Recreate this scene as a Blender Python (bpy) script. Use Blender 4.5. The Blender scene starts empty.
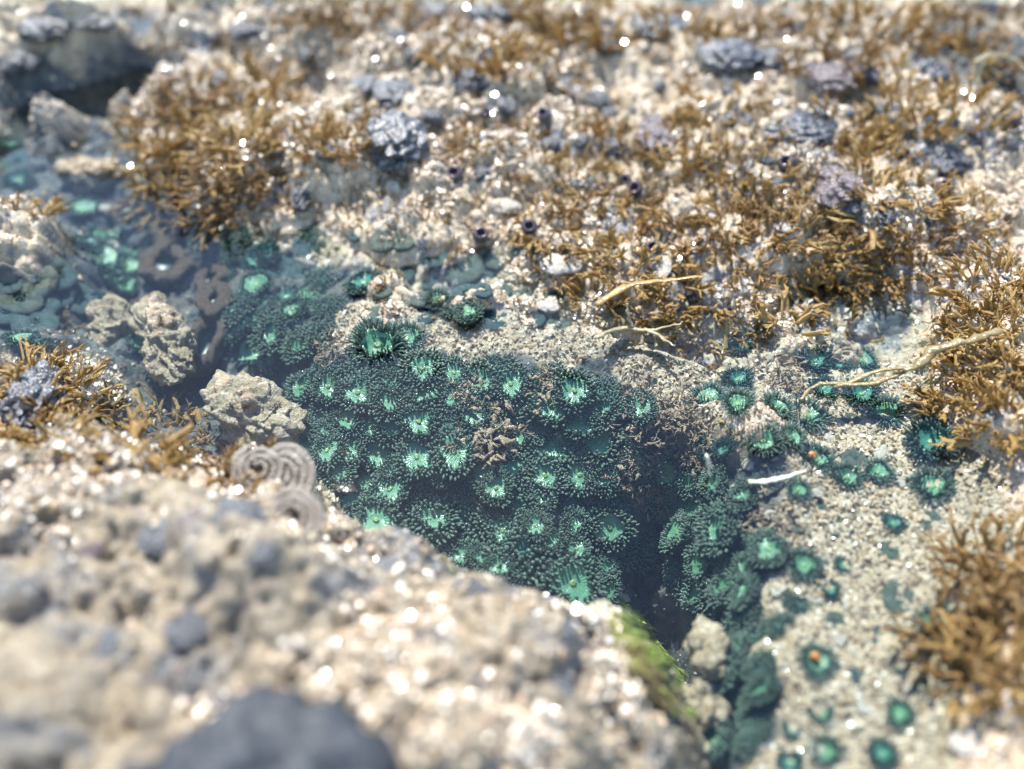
import bpy, math, random
import numpy as np
from mathutils import Vector, Matrix, Quaternion

random.seed(7)
RNG = np.random.default_rng(11)
S = bpy.context.scene
COL = S.collection
R = math.radians

# ------------------------------------------------------------------ camera
CAM = np.array([0.0, 0.0, 0.50])
PITCH = R(46.0)
FPX = 943.0
W, H = 1024, 769
FWD = np.array([0, math.cos(PITCH), -math.sin(PITCH)])
UP = np.array([0, math.sin(PITCH), math.cos(PITCH)])
RIGHT = np.array([1.0, 0, 0])


def ray(u, v):
    d = RIGHT * ((u - W / 2) / FPX) + UP * ((H / 2 - v) / FPX) + FWD
    return d / np.linalg.norm(d)


def at(u, v, z=0.0):
    d = ray(u, v)
    return CAM + d * ((z - CAM[2]) / d[2])


cam_data = bpy.data.cameras.new("camera")
cam = bpy.data.objects.new("camera", cam_data)
COL.objects.link(cam)
cam.location = CAM
cam.rotation_euler = (math.pi / 2 - PITCH, 0, 0)
cam_data.sensor_width = 36.0
cam_data.lens = 36.0 * FPX / W
cam_data.clip_start = 0.01
cam_data.clip_end = 100
cam_data.dof.use_dof = True
cam_data.dof.focus_distance = 0.70
cam_data.dof.aperture_fstop = 1.62
S.camera = cam

# ------------------------------------------------------------------ light
SUN_EL, SUN_AZ = R(58), R(-20)      # azimuth from +y towards +x; the sun stands beyond the pool
sd = Vector((math.sin(SUN_AZ) * math.cos(SUN_EL), math.cos(SUN_AZ) * math.cos(SUN_EL), math.sin(SUN_EL)))
sun_d = bpy.data.lights.new("sun", 'SUN')
sun_d.energy = 4.0
sun_d.angle = R(0.53)
sun_d.color = (1.0, 0.955, 0.885)
sun = bpy.data.objects.new("sun", sun_d)
sun.rotation_euler = (-sd).to_track_quat('-Z', 'Y').to_euler()
sun.location = sd * 3
COL.objects.link(sun)
wd = bpy.data.worlds.new("World")
S.world = wd
wd.use_nodes = True
nt = wd.node_tree
nt.nodes.clear()
sky = nt.nodes.new('ShaderNodeTexSky')
sky.sky_type = 'NISHITA'
sky.sun_disc = False
sky.sun_elevation = SUN_EL
sky.sun_rotation = SUN_AZ
sky.dust_density = 0.2
sky.ozone_density = 2.0
sky.air_density = 1.2
bg = nt.nodes.new('ShaderNodeBackground')
bg.inputs[1].default_value = 0.15
wo = nt.nodes.new('ShaderNodeOutputWorld')
nt.links.new(sky.outputs[0], bg.inputs[0])
nt.links.new(bg.outputs[0], wo.inputs[0])
S.view_settings.view_transform = 'Standard'
S.view_settings.look = 'None'
S.view_settings.exposure = 1.27
S.view_settings.gamma = 1
S.render.engine = 'CYCLES'
S.cycles.max_bounces = 6
S.cycles.transparent_max_bounces = 12
S.cycles.sample_clamp_indirect = 4
S.cycles.caustics_reflective = False
S.cycles.caustics_refractive = False

# ------------------------------------------------------------------ noise
def _hash(ix, iy, s):
    h = (ix.astype(np.int64) * 374761393 + iy.astype(np.int64) * 668265263 + s * 974711) & 0xffffffff
    h = ((h ^ (h >> 13)) * 1274126177) & 0xffffffff
    h = h ^ (h >> 16)
    return (h & 0xffffff).astype(np.float64) / 0xffffff


def vnoise(x, y, s=0):
    ix, iy = np.floor(x), np.floor(y)
    fx, fy = x - ix, y - iy
    fx = fx * fx * fx * (fx * (fx * 6 - 15) + 10)
    fy = fy * fy * fy * (fy * (fy * 6 - 15) + 10)
    a, b = _hash(ix, iy, s), _hash(ix + 1, iy, s)
    c, d = _hash(ix, iy + 1, s), _hash(ix + 1, iy + 1, s)
    return (a + (b - a) * fx) * (1 - fy) + (c + (d - c) * fx) * fy - 0.5


def fbm(x, y, s=0, o=4, g=0.5):
    t, a = 0, 1.0
    for k in range(o):
        t = t + a * vnoise(x * 2 ** k + 17.3 * k, y * 2 ** k - 9.1 * k, s + k)
        a *= g
    return t


def bumps(x, y, s=0, rmin=0.35, rmax=0.75):
    """cauliflower: the upper envelope of hemispherical knobs on jittered cells (unit spacing)"""
    ix, iy = np.floor(x), np.floor(y)
    out = np.zeros_like(x)
    for dx in (-1, 0, 1):
        for dy in (-1, 0, 1):
            jx, jy = ix + dx, iy + dy
            px = jx + 0.1 + 0.8 * _hash(jx, jy, s)
            py = jy + 0.1 + 0.8 * _hash(jx, jy, s + 1)
            r = rmin + (rmax - rmin) * _hash(jx, jy, s + 2)
            q = ((x - px) ** 2 + (y - py) ** 2) / (r * r)
            out = np.maximum(out, np.sqrt(np.clip(1 - q, 0, 1)) * r)
    return out


def sstep(a, b, x):
    t = np.clip((x - a) / (b - a), 0, 1)
    return t * t * (3 - 2 * t)


def tps_fit(P, z, lam=1e-4):
    n = len(P)
    d2 = ((P[:, None] - P[None]) ** 2).sum(-1)
    K = 0.5 * d2 * np.log(d2 + 1e-12)
    A = np.zeros((n + 3, n + 3))
    A[:n, :n] = K + lam * np.eye(n)
    A[:n, n] = 1
    A[:n, n + 1:] = P
    A[n, :n] = 1
    A[n + 1:, :n] = P.T
    b = np.zeros(n + 3)
    b[:n] = z
    return np.linalg.solve(A, b)


def tps_grid(P, c, xs, ys):
    n = len(P)
    X, Y = np.meshgrid(xs, ys)
    out = c[n] + c[n + 1] * X + c[n + 2] * Y
    for i in range(n):
        d2 = (X - P[i, 0]) ** 2 + (Y - P[i, 1]) ** 2
        out += c[i] * 0.5 * d2 * np.log(d2 + 1e-12)
    return out


def bil(xs, ys, Z, x, y):
    x = np.asarray(x, float)
    y = np.asarray(y, float)
    i = np.clip(np.searchsorted(xs, x) - 1, 0, len(xs) - 2)
    j = np.clip(np.searchsorted(ys, y) - 1, 0, len(ys) - 2)
    fx = np.clip((x - xs[i]) / (xs[i + 1] - xs[i]), 0, 1)
    fy = np.clip((y - ys[j]) / (ys[j + 1] - ys[j]), 0, 1)
    return (Z[j, i] * (1 - fx) + Z[j, i + 1] * fx) * (1 - fy) + (Z[j + 1, i] * (1 - fx) + Z[j + 1, i + 1] * fx) * fy


def poly_sd(X, Y, poly):
    """signed distance to a polygon, positive inside"""
    best = np.full(X.shape, 1e9)
    inside = np.zeros(X.shape, bool)
    n = len(poly)
    for k in range(n):
        ax, ay = poly[k]
        bx, by = poly[(k + 1) % n]
        ex, ey = bx - ax, by - ay
        t = np.clip(((X - ax) * ex + (Y - ay) * ey) / (ex * ex + ey * ey + 1e-12), 0, 1)
        best = np.minimum(best, (X - ax - t * ex) ** 2 + (Y - ay - t * ey) ** 2)
        c = ((ay > Y) != (by > Y))
        with np.errstate(divide='ignore', invalid='ignore'):
            xi = ex * (Y - ay) / (ey if abs(ey) > 1e-12 else 1e-12) + ax
        inside ^= c & (X < xi)
    return np.where(inside, 1, -1) * np.sqrt(best)


def in_poly(u, v, poly):
    return float(poly_sd(np.array([float(u)]), np.array([float(v)]), poly)[0]) > 0


# ------------------------------------------------------------------ materials
class NB:
    """small node-graph builder"""
    def __init__(self, name):
        self.m = bpy.data.materials.new(name)
        self.m.use_nodes = True
        self.t = self.m.node_tree
        self.t.nodes.clear()
        self.out = self.t.nodes.new('ShaderNodeOutputMaterial')
        self.co = self.t.nodes.new('ShaderNodeTexCoord').outputs['Object']

    def n(self, typ, **kw):
        return self.t.nodes.new('ShaderNode' + typ)

    def set(self, sock, v):
        if isinstance(v, bpy.types.NodeSocket):
            self.t.links.new(v, sock)
        elif isinstance(v, tuple) and len(v) == 3 and sock.type == 'RGBA':
            sock.default_value = (*v, 1)
        else:
            sock.default_value = v

    def noise(self, scale, detail=4, rough=0.55, dist=0.0, co=None):
        n = self.n('TexNoise')
        self.set(n.inputs['Vector'], co or self.co)
        n.inputs['Scale'].default_value = scale
        n.inputs['Detail'].default_value = detail
        n.inputs['Roughness'].default_value = rough
        n.inputs['Distortion'].default_value = dist
        return n.outputs['Fac']

    def voro(self, scale, out='Distance', feature='F1', co=None):
        n = self.n('TexVoronoi')
        n.feature = feature
        self.set(n.inputs['Vector'], co or self.co)
        n.inputs['Scale'].default_value = scale
        return n.outputs[out]

    def ramp(self, f, stops):
        n = self.n('ValToRGB')
        e = n.color_ramp.elements
        while len(e) < len(stops):
            e.new(0.5)
        for k, (p, c) in enumerate(stops):
            e[k].position = p
            e[k].color = (*c, 1) if isinstance(c, tuple) else (c, c, c, 1)
        self.set(n.inputs[0], f)
        return n.outputs[0]

    def mix(self, f, a, b, mode='MIX'):
        n = self.n('Mix')
        n.data_type = 'RGBA'
        n.blend_type = mode
        self.set(n.inputs[0], f)
        self.set(n.inputs[6], a)
        self.set(n.inputs[7], b)
        return n.outputs[2]

    def math(self, op, a, b=0.0):
        n = self.n('Math')
        n.operation = op
        self.set(n.inputs[0], a)
        self.set(n.inputs[1], b)
        return n.outputs[0]

    def attr(self, name):
        n = self.n('Attribute')
        n.attribute_name = name
        return n.outputs['Color']

    def sep(self, c):
        n = self.n('SeparateColor')
        self.set(n.inputs[0], c)
        return n.outputs

    def bump(self, h, dist, strength=1.0, normal=None):
        n = self.n('Bump')
        n.inputs['Strength'].default_value = strength
        n.inputs['Distance'].default_value = dist
        self.set(n.inputs['Height'], h)
        if normal:
            self.set(n.inputs['Normal'], normal)
        return n.outputs[0]

    def done(self, color, rough=0.5, normal=None, coat=0.0, sss=0.0, spec=0.5, trans=0.0, coat_rough=0.1):
        p = self.n('BsdfPrincipled')
        self.set(p.inputs['Base Color'], color)
        self.set(p.inputs['Roughness'], rough)
        self.set(p.inputs['Specular IOR Level'], spec)
        self.set(p.inputs['Coat Weight'], coat)
        p.inputs['Coat Roughness'].default_value = coat_rough
        if normal:
            self.set(p.inputs['Normal'], normal)
            self.set(p.inputs['Coat Normal'], normal)
        sh = p.outputs[0]
        if trans:
            tr = self.n('BsdfTranslucent')
            self.set(tr.inputs[0], color)
            mx = self.n('MixShader')
            mx.inputs[0].default_value = trans
            self.t.links.new(sh, mx.inputs[1])
            self.t.links.new(tr.outputs[0], mx.inputs[2])
            sh = mx.outputs[0]
        self.t.links.new(sh, self.out.inputs[0])
        return self.m


def crust_material(name, pale, mid, dark, blue, wet=0.6):
    b = NB(name)
    big = b.noise(14, 5, 0.6)
    med = b.noise(70, 5, 0.65)
    fine = b.noise(520, 4, 0.7)
    c = b.ramp(med, [(0.30, dark), (0.46, mid), (0.66, pale)])
    c = b.mix(b.ramp(b.noise(20, 4, 0.6, 0.3), [(0.51, 0.0), (0.62, 0.8)]), c, blue)
    c = b.mix(b.ramp(big, [(0.52, 0.0), (0.7, 0.6)]), c, (0.38, 0.28, 0.14))
    c = b.mix(b.ramp(b.noise(40, 3, 0.5), [(0.62, 0.0), (0.72, 0.55)]), c, (0.30, 0.20, 0.17))
    c = b.mix(b.ramp(fine, [(0.34, 0.65), (0.5, 0.0)]), c, dark)
    c = b.mix(b.ramp(b.noise(330, 3, 0.6), [(0.58, 0.0), (0.66, 0.8)]), c, (0.62, 0.58, 0.50))
    h = b.math('ADD', b.math('MULTIPLY', b.noise(160, 4, 0.6), 1.0), b.math('MULTIPLY', fine, 0.45))
    nrm = b.bump(h, 0.006, 0.9)
    rough = b.ramp(b.noise(60, 3), [(0.35, 0.22), (0.65, 0.6)])
    return b.done(c, rough, nrm, coat=wet, coat_rough=0.13)


def build_materials():
    M = {}
    M['crust_rock'] = crust_material('wet_crust_rock', (0.49, 0.405, 0.285), (0.35, 0.275, 0.175), (0.11, 0.09, 0.065), (0.125, 0.145, 0.17))
    M['dark_boulder'] = crust_material('dark_boulder_rock', (0.42, 0.38, 0.28), (0.22, 0.19, 0.13), (0.05, 0.045, 0.04), (0.07, 0.09, 0.13), 0.8)
    b = NB('painted_shade_boulder')  # dark blue-grey that paints in the shade at the near rock front
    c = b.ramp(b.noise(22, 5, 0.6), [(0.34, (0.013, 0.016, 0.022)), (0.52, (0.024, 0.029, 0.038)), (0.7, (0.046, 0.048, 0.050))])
    M['painted_shade'] = b.done(c, 0.6, b.bump(b.noise(120, 4), 0.004, 0.6))
    M['tan_boulder'] = crust_material('tan_boulder_rock', (0.66, 0.54, 0.38), (0.44, 0.33, 0.20), (0.10, 0.08, 0.05), (0.34, 0.25, 0.16), 0.3)
    # pool bed: zones of sand, crust and silt meet along the rock's own boundaries
    b = NB('pool_bed')
    z = b.sep(b.attr('zone'))
    med = b.noise(60, 5, 0.65)
    fine = b.noise(420, 4, 0.7)
    sand = b.ramp(fine, [(0.28, (0.20, 0.145, 0.095)), (0.45, (0.41, 0.315, 0.21)), (0.68, (0.60, 0.50, 0.37))])
    sand = b.mix(b.ramp(b.noise(30, 4), [(0.5, 0.0), (0.7, 0.5)]), sand, (0.27, 0.205, 0.14))
    sand = b.mix(b.ramp(b.voro(300, 'Color'), [(0.80, 0.0), (0.92, 0.6)]), sand, (0.66, 0.60, 0.52))
    crust = b.ramp(med, [(0.27, (0.15, 0.115, 0.08)), (0.40, (0.40, 0.31, 0.19)), (0.62, (0.55, 0.445, 0.30))])
    crust = b.mix(b.ramp(b.noise(22, 4, 0.6, 0.3), [(0.53, 0.0), (0.62, 0.85)]), crust, (0.11, 0.13, 0.155))
    crust = b.mix(b.ramp(b.noise(34, 4, 0.6), [(0.57, 0.0), (0.68, 0.7)]), crust, (0.28, 0.17, 0.06))
    crust = b.mix(b.ramp(fine, [(0.32, 0.5), (0.43, 0.0)]), crust, (0.09, 0.075, 0.055))
    crust = b.mix(b.ramp(b.noise(300, 3, 0.6), [(0.57, 0.0), (0.65, 0.85)]), crust, (0.60, 0.53, 0.42))
    silt = b.ramp(b.noise(90, 5), [(0.35, (0.03, 0.04, 0.048)), (0.7, (0.15, 0.155, 0.14))])
    silt = b.mix(b.ramp(b.noise(25, 4), [(0.55, 0.0), (0.72, 0.7)]), silt, (0.16, 0.12, 0.08))
    c = b.mix(z[1], silt, crust)
    c = b.mix(z[0], c, sand)
    h = b.math('ADD', b.noise(170, 4, 0.6), b.math('MULTIPLY', fine, 0.5))
    rough = b.mix(z[1], (0.7, 0.7, 0.7), b.ramp(b.noise(50, 3), [(0.35, 0.2), (0.65, 0.55)]))
    M['pool_bed'] = b.done(c, rough, b.bump(h, 0.004, 0.7), coat=b.math('MULTIPLY', z[1], 0.6), coat_rough=0.13)
    # grains
    b = NB('shell_grains')
    M['grains'] = b.done(b.attr('Col'), 0.28, None, coat=0.5, coat_rough=0.1)
    b = NB('wet_flakes')
    M['flakes'] = b.done(b.attr('Col'), 0.4, None, coat=1.0, coat_rough=0.12)
    # anemones, in the animal's own unit coordinates
    def tent(name, lo, hi, tip):
        b = NB(name)
        c = b.ramp(b.noise(6, 4), [(0.35, lo), (0.65, hi)])
        c = b.mix(b.ramp(b.noise(2.2, 2), [(0.5, 0.0), (0.72, 0.6)]), c, tip)
        return b.done(c, 0.35, b.bump(b.noise(30, 3), 0.003, 0.4), coat=0.3, trans=0.38)
    M['tentacle_dark'] = tent('dark_green_tentacle', (0.10, 0.16, 0.128), (0.27, 0.36, 0.28), (0.19, 0.38, 0.26))
    M['tentacle_teal'] = tent('teal_tentacle', (0.05, 0.105, 0.10), (0.13, 0.24, 0.215), (0.10, 0.29, 0.21))
    M['tentacle_grey'] = tent('grey_green_tentacle', (0.09, 0.145, 0.12), (0.25, 0.34, 0.285), (0.15, 0.32, 0.24))

    def disc(name, a, c2, e):
        b = NB(name)
        gr = b.n('TexGradient')
        gr.gradient_type = 'RADIAL'
        b.set(gr.inputs[0], b.co)
        wv = b.math('SINE', b.math('MULTIPLY', gr.outputs[1], 2 * math.pi * 26))
        st = b.math('ADD', b.math('MULTIPLY', wv, 0.14), b.noise(7, 4))
        le = b.n('VectorMath')
        le.operation = 'LENGTH'
        b.set(le.inputs[0], b.co)
        c = b.mix(st, a, c2)
        c = b.mix(b.ramp(b.noise(5, 3), [(0.4, 0.0), (0.7, 0.6)]), c, e)
        return b.done(c, 0.3, b.bump(st, 0.004, 0.3), coat=0.25, trans=0.1)
    M['disc_bright'] = disc('bright_green_disc', (0.085, 0.245, 0.125), (0.16, 0.335, 0.195), (0.07, 0.21, 0.145))
    M['disc_teal'] = disc('teal_disc', (0.035, 0.15, 0.115), (0.07, 0.24, 0.17), (0.05, 0.20, 0.17))
    def dull(name, lo, hi, sandc):
        b = NB(name)
        c = b.ramp(b.noise(3, 4), [(0.35, lo), (0.65, hi)])
        c = b.mix(b.ramp(b.noise(5, 4, .6), [(0.50, 0.0), (0.62, 0.25)]), c, sandc)
        return b.done(c, 0.5, b.bump(b.noise(22, 4), 0.02, 0.7))
    M['disc_pale'] = dull('grey_green_disc', (0.085, 0.125, 0.10), (0.18, 0.23, 0.18), (0.22, 0.20, 0.15))
    M['disc_blue'] = dull('blue_green_disc', (0.04, 0.095, 0.10), (0.10, 0.18, 0.175), (0.20, 0.18, 0.14))
    b = NB('yellow_green_mouth')
    M['mouth'] = b.done(b.ramp(b.noise(8), [(0.3, (0.09, 0.23, 0.10)), (0.7, (0.20, 0.29, 0.09))]), 0.35)
    b = NB('dark_throat')
    M['throat'] = b.done(b.ramp(b.noise(8), [(0.3, (0.012, 0.03, 0.03)), (0.7, (0.03, 0.07, 0.06))]), 0.4)
    b = NB('anemone_column')
    M['column'] = b.done(b.ramp(b.noise(5), [(0.3, (0.03, 0.06, 0.05)), (0.7, (0.10, 0.14, 0.11))]), 0.5, b.bump(b.voro(9), 0.05, 0.6))
    # closed, wet, exposed anemones
    b = NB('closed_anemone_skin')
    c = b.ramp(b.noise(3.0, 4), [(0.34, (0.009, 0.011, 0.016)), (0.52, (0.032, 0.040, 0.054)), (0.72, (0.17, 0.17, 0.165))])
    c = b.mix(b.ramp(b.noise(11, 4), [(0.56, 0.0), (0.66, 0.7)]), c, (0.42, 0.36, 0.27))
    M['closed_skin'] = b.done(c, 0.38, b.bump(b.noise(7, 2), 0.006, 0.4), coat=0.35, coat_rough=0.2)
    b = NB('purple_closed_skin')
    c = b.ramp(b.noise(4.0, 4), [(0.34, (0.05, 0.032, 0.030)), (0.55, (0.17, 0.12, 0.11)), (0.74, (0.30, 0.25, 0.22))])
    M['purple_skin'] = b.done(c, 0.25, b.bump(b.noise(9, 3), 0.010, 0.5), coat=1.0, coat_rough=0.12)
    b = NB('tan_sponge')
    c = b.ramp(b.noise(4, 4), [(0.34, (0.10, 0.065, 0.045)), (0.62, (0.30, 0.21, 0.145))])
    c = b.mix(b.ramp(b.noise(14, 4, .7), [(0.5, 0.0), (0.62, 0.7)]), c, (.40, .33, .25))
    M['tan_ring'] = b.done(c, 0.6, b.bump(b.noise(18, 5, .7), 0.03, 0.9))
    # algae
    def alga(name, lo, hi, pale, trans=0.4):
        b = NB(name)
        oi = b.n('ObjectInfo').outputs['Random']
        c = b.ramp(b.noise(55, 3), [(0.34, lo), (0.66, hi)])
        c = b.mix(b.math('MULTIPLY', oi, 0.5), c, pale)
        return b.done(c, 0.3, b.bump(b.noise(400, 2), 0.002, 0.4), coat=0.5, coat_rough=0.15, trans=trans)
    M['alga_gold'] = alga('golden_brown_alga', (0.30, 0.155, 0.028), (0.62, 0.395, 0.115), (0.60, 0.45, 0.18))
    M['alga_brown'] = alga('brown_alga', (0.23, 0.115, 0.028), (0.50, 0.30, 0.10), (0.48, 0.33, 0.14))
    M['alga_pale'] = alga('pale_bleached_alga', (0.36, 0.29, 0.13), (0.55, 0.47, 0.28), (0.5, 0.45, 0.3))
    M['alga_olive'] = alga('olive_stem_alga', (0.24, 0.17, 0.065), (0.42, 0.32, 0.14), (0.36, 0.28, 0.12))
    M['alga_coral'] = alga('dull_coralline_alga', (0.21, 0.15, 0.105), (0.48, 0.36, 0.255), (0.45, 0.33, 0.24), 0.15)
    M['alga_sandy'] = alga('sandy_coralline_alga', (0.28, 0.19, 0.11), (0.52, 0.38, 0.25), (0.44, 0.33, 0.22), 0.15)
    M['alga_green'] = alga('bright_green_alga', (0.15, 0.22, 0.015), (0.46, 0.56, 0.06), (0.50, 0.52, 0.16), 0.3)
    M['turf'] = alga('turf_alga', (0.16, 0.09, 0.03), (0.40, 0.25, 0.09), (0.3, 0.2, 0.08), 0.3)
    # shells
    b = NB('white_shell')
    c = b.ramp(b.noise(2.5, 4), [(0.3, (0.36, 0.30, 0.22)), (0.6, (0.64, 0.59, 0.50))])
    M['shell'] = b.done(c, 0.35, b.bump(b.noise(7, 3), 0.05, 0.5), coat=0.2)
    b = NB('bleached_wood')
    c = b.ramp(b.noise(60, 4), [(0.3, (0.40, 0.32, 0.24)), (0.6, (0.72, 0.66, 0.56))])
    M['stick'] = b.done(c, 0.5, b.bump(b.noise(200, 3), 0.002, 0.5))
    b = NB('orange_pebble')
    M['orange'] = b.done(b.ramp(b.noise(3), [(0.3, (0.55, 0.16, 0.04)), (0.7, (0.75, 0.30, 0.10))]), 0.4)
    b = NB('dark_snail_shell')
    M['snail'] = b.done(b.ramp(b.noise(3, 4), [(0.35, (0.012, 0.012, 0.018)), (0.7, (0.06, 0.05, 0.06))]), 0.15, b.bump(b.noise(9), 0.04, 0.4), coat=0.8, coat_rough=0.05)
    b = NB('snail_rim')
    M['snail_rim'] = b.done(b.ramp(b.noise(3, 3), [(0.3, (0.05, 0.03, 0.04)), (0.7, (0.16, 0.10, 0.11))]), 0.2, None, coat=0.8)
    b = NB('snail_hollow')
    M['snail_hollow'] = b.done(b.ramp(b.noise(3), [(0.3, (0.004, 0.004, 0.005)), (0.7, (0.015, 0.012, 0.014))]), 0.5)
    b = NB('swirl_tube')
    c = b.ramp(b.noise(1.2, 4, 0.6, 0.5), [(0.3, (0.16, 0.125, 0.095)), (0.55, (0.33, 0.28, 0.22)), (0.75, (0.52, 0.47, 0.39))])
    M['worm'] = b.done(c, 0.3, b.bump(b.noise(10, 3), 0.04, 0.5), coat=0.4)
    # water: clear sheet that reflects the sky
    b = NB('pool_water')
    h = b.math('ADD', b.noise(16, 2, 0.5), b.math('MULTIPLY', b.noise(70, 2, 0.5), 0.12))
    nrm = b.bump(h, 0.010, 0.32)
    fr = b.n('Fresnel')
    fr.inputs[0].default_value = 1.42
    b.set(fr.inputs['Normal'], nrm)
    gl = b.n('BsdfGlossy')
    gl.inputs['Roughness'].default_value = 0.035
    b.set(gl.inputs['Normal'], nrm)
    tr = b.n('BsdfTransparent')
    b.set(tr.inputs[0], (0.88, 0.955, 0.965))
    mx = b.n('MixShader')
    b.set(mx.inputs[0], fr.outputs[0])
    b.t.links.new(tr.outputs[0], mx.inputs[1])
    b.t.links.new(gl.outputs[0], mx.inputs[2])
    b.t.links.new(mx.outputs[0], b.out.inputs[0])
    M['water'] = b.m
    return M


M = build_materials()


# ------------------------------------------------------------------ mesh helpers
def np_mesh(name, V, F, smooth=True):
    """V (n,3), F (m,k) all with the same k"""
    V = np.ascontiguousarray(V, np.float32)
    F = np.ascontiguousarray(F, np.int32)
    me = bpy.data.meshes.new(name)
    me.vertices.add(len(V))
    me.vertices.foreach_set('co', V.ravel())
    k = F.shape[1]
    me.loops.add(F.size)
    me.loops.foreach_set('vertex_index', F.ravel())
    me.polygons.add(len(F))
    me.polygons.foreach_set('loop_start', np.arange(0, F.size, k, dtype=np.int32))
    me.polygons.foreach_set('loop_total', np.full(len(F), k, np.int32))
    me.polygons.foreach_set('use_smooth', np.full(len(F), smooth, bool))
    me.update(calc_edges=True)
    me.validate()
    return me


class MB:
    """collects quads and tris, then links ONE mesh object"""
    def __init__(self):
        self.v, self.f = [], []

    def add(self, V, F):
        o = len(self.v)
        self.v.extend([tuple(p) for p in V])
        self.f.extend([tuple(i + o for i in q) for q in F])

    def tube(self, pts, radii, sides=6, flat=1.0, flat_dir=None, cap=True):
        """a tapered tube through pts; flat<1 squashes its section"""
        pts = [Vector(p) for p in pts]
        n = len(pts)
        V, F = [], []
        ref = flat_dir or Vector((0.31, 0.22, 0.92))
        for i, p in enumerate(pts):
            t = (pts[min(i + 1, n - 1)] - pts[max(i - 1, 0)])
            if t.length < 1e-9:
                t = Vector((0, 0, 1))
            t.normalize()
            a = t.cross(ref)
            if a.length < 1e-3:
                a = t.cross(Vector((1, 0, 0)))
            a.normalize()
            b = t.cross(a).normalized()
            for k in range(sides):
                w = 2 * math.pi * k / sides
                V.append(p + (a * math.cos(w) + b * math.sin(w) * flat) * radii[i])
        for i in range(n - 1):
            for k in range(sides):
                k2 = (k + 1) % sides
                F.append((i * sides + k, i * sides + k2, (i + 1) * sides + k2, (i + 1) * sides + k))
        if cap:
            F.append(tuple(range(sides))[::-1])
            F.append(tuple((n - 1) * sides + k for k in range(sides)))
        self.add(V, F)

    def lathe(self, prof, seg=32, ripple=0.0, rn=0, sx=1.0, close_top=False, fn=None):
        V, F = [], []
        for (r, z) in prof:
            for k in range(seg):
                a = 2 * math.pi * k / seg
                rr = r * (1 + ripple * math.cos(rn * a))
                x, y, zz = rr * math.cos(a) * sx, rr * math.sin(a), z
                if fn:
                    x, y, zz = fn(x, y, zz, a, r)
                V.append((x, y, zz))
        for i in range(len(prof) - 1):
            for k in range(seg):
                k2 = (k + 1) % seg
                F.append((i * seg + k, i * seg + k2, (i + 1) * seg + k2, (i + 1) * seg + k))
        if close_top:
            F.append(tuple((len(prof) - 1) * seg + k for k in range(seg)))
        self.add(V, F)

    def mesh(self, name, mat, smooth=True):
        me = bpy.data.meshes.new(name)
        me.from_pydata(self.v, [], self.f)
        me.polygons.foreach_set('use_smooth', [smooth] * len(me.polygons))
        me.materials.append(mat)
        me.update()
        return me


def link(name, me, parent=None):
    o = bpy.data.objects.new(name, me)
    COL.objects.link(o)
    if parent:
        o.parent = parent
    return o


def tag(o, label=None, cat=None, group=None, kind=None):
    if label:
        o['label'] = label
    if cat:
        o['category'] = cat
    if group:
        o['group'] = group
    if kind:
        o['kind'] = kind
    return o


def copy_tree(o):
    c = o.copy()
    COL.objects.link(c)
    for ch in o.children:
        d = ch.copy()
        COL.objects.link(d)
        d.parent = c
    return c


_ico_cache = {}


def ico(sub):
    if sub not in _ico_cache:
        import bmesh
        bm = bmesh.new()
        bmesh.ops.create_icosphere(bm, subdivisions=sub, radius=1.0)
        V = np.array([v.co[:] for v in bm.verts])
        F = np.array([[v.index for v in f.verts] for f in bm.faces])
        bm.free()
        _ico_cache[sub] = (V, F)
    return _ico_cache[sub]


def lumpy(V, seed, amp, freq, knob=0.0, kfreq=3.0):
    """push unit-sphere points in and out by noise and by knobs"""
    x, y, z = V.T
    n = fbm(x * freq + z * 1.7, y * freq - z * 1.3, seed, 4) + fbm(z * freq + 5, x * freq + 3, seed + 9, 4)
    r = 1 + amp * n
    if knob:
        th = np.arctan2(y, x)
        ph = np.arccos(np.clip(z, -1, 1))
        k1 = bumps(x * kfreq + 9, y * kfreq + 4, seed + 20)
        k2 = bumps(th * kfreq / 1.6 + 3, ph * kfreq, seed + 21)
        s = sstep(0.5, 0.8, z)
        r = r + knob * (k1 * s + k2 * (1 - s))
    return V * r[:, None]


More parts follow.
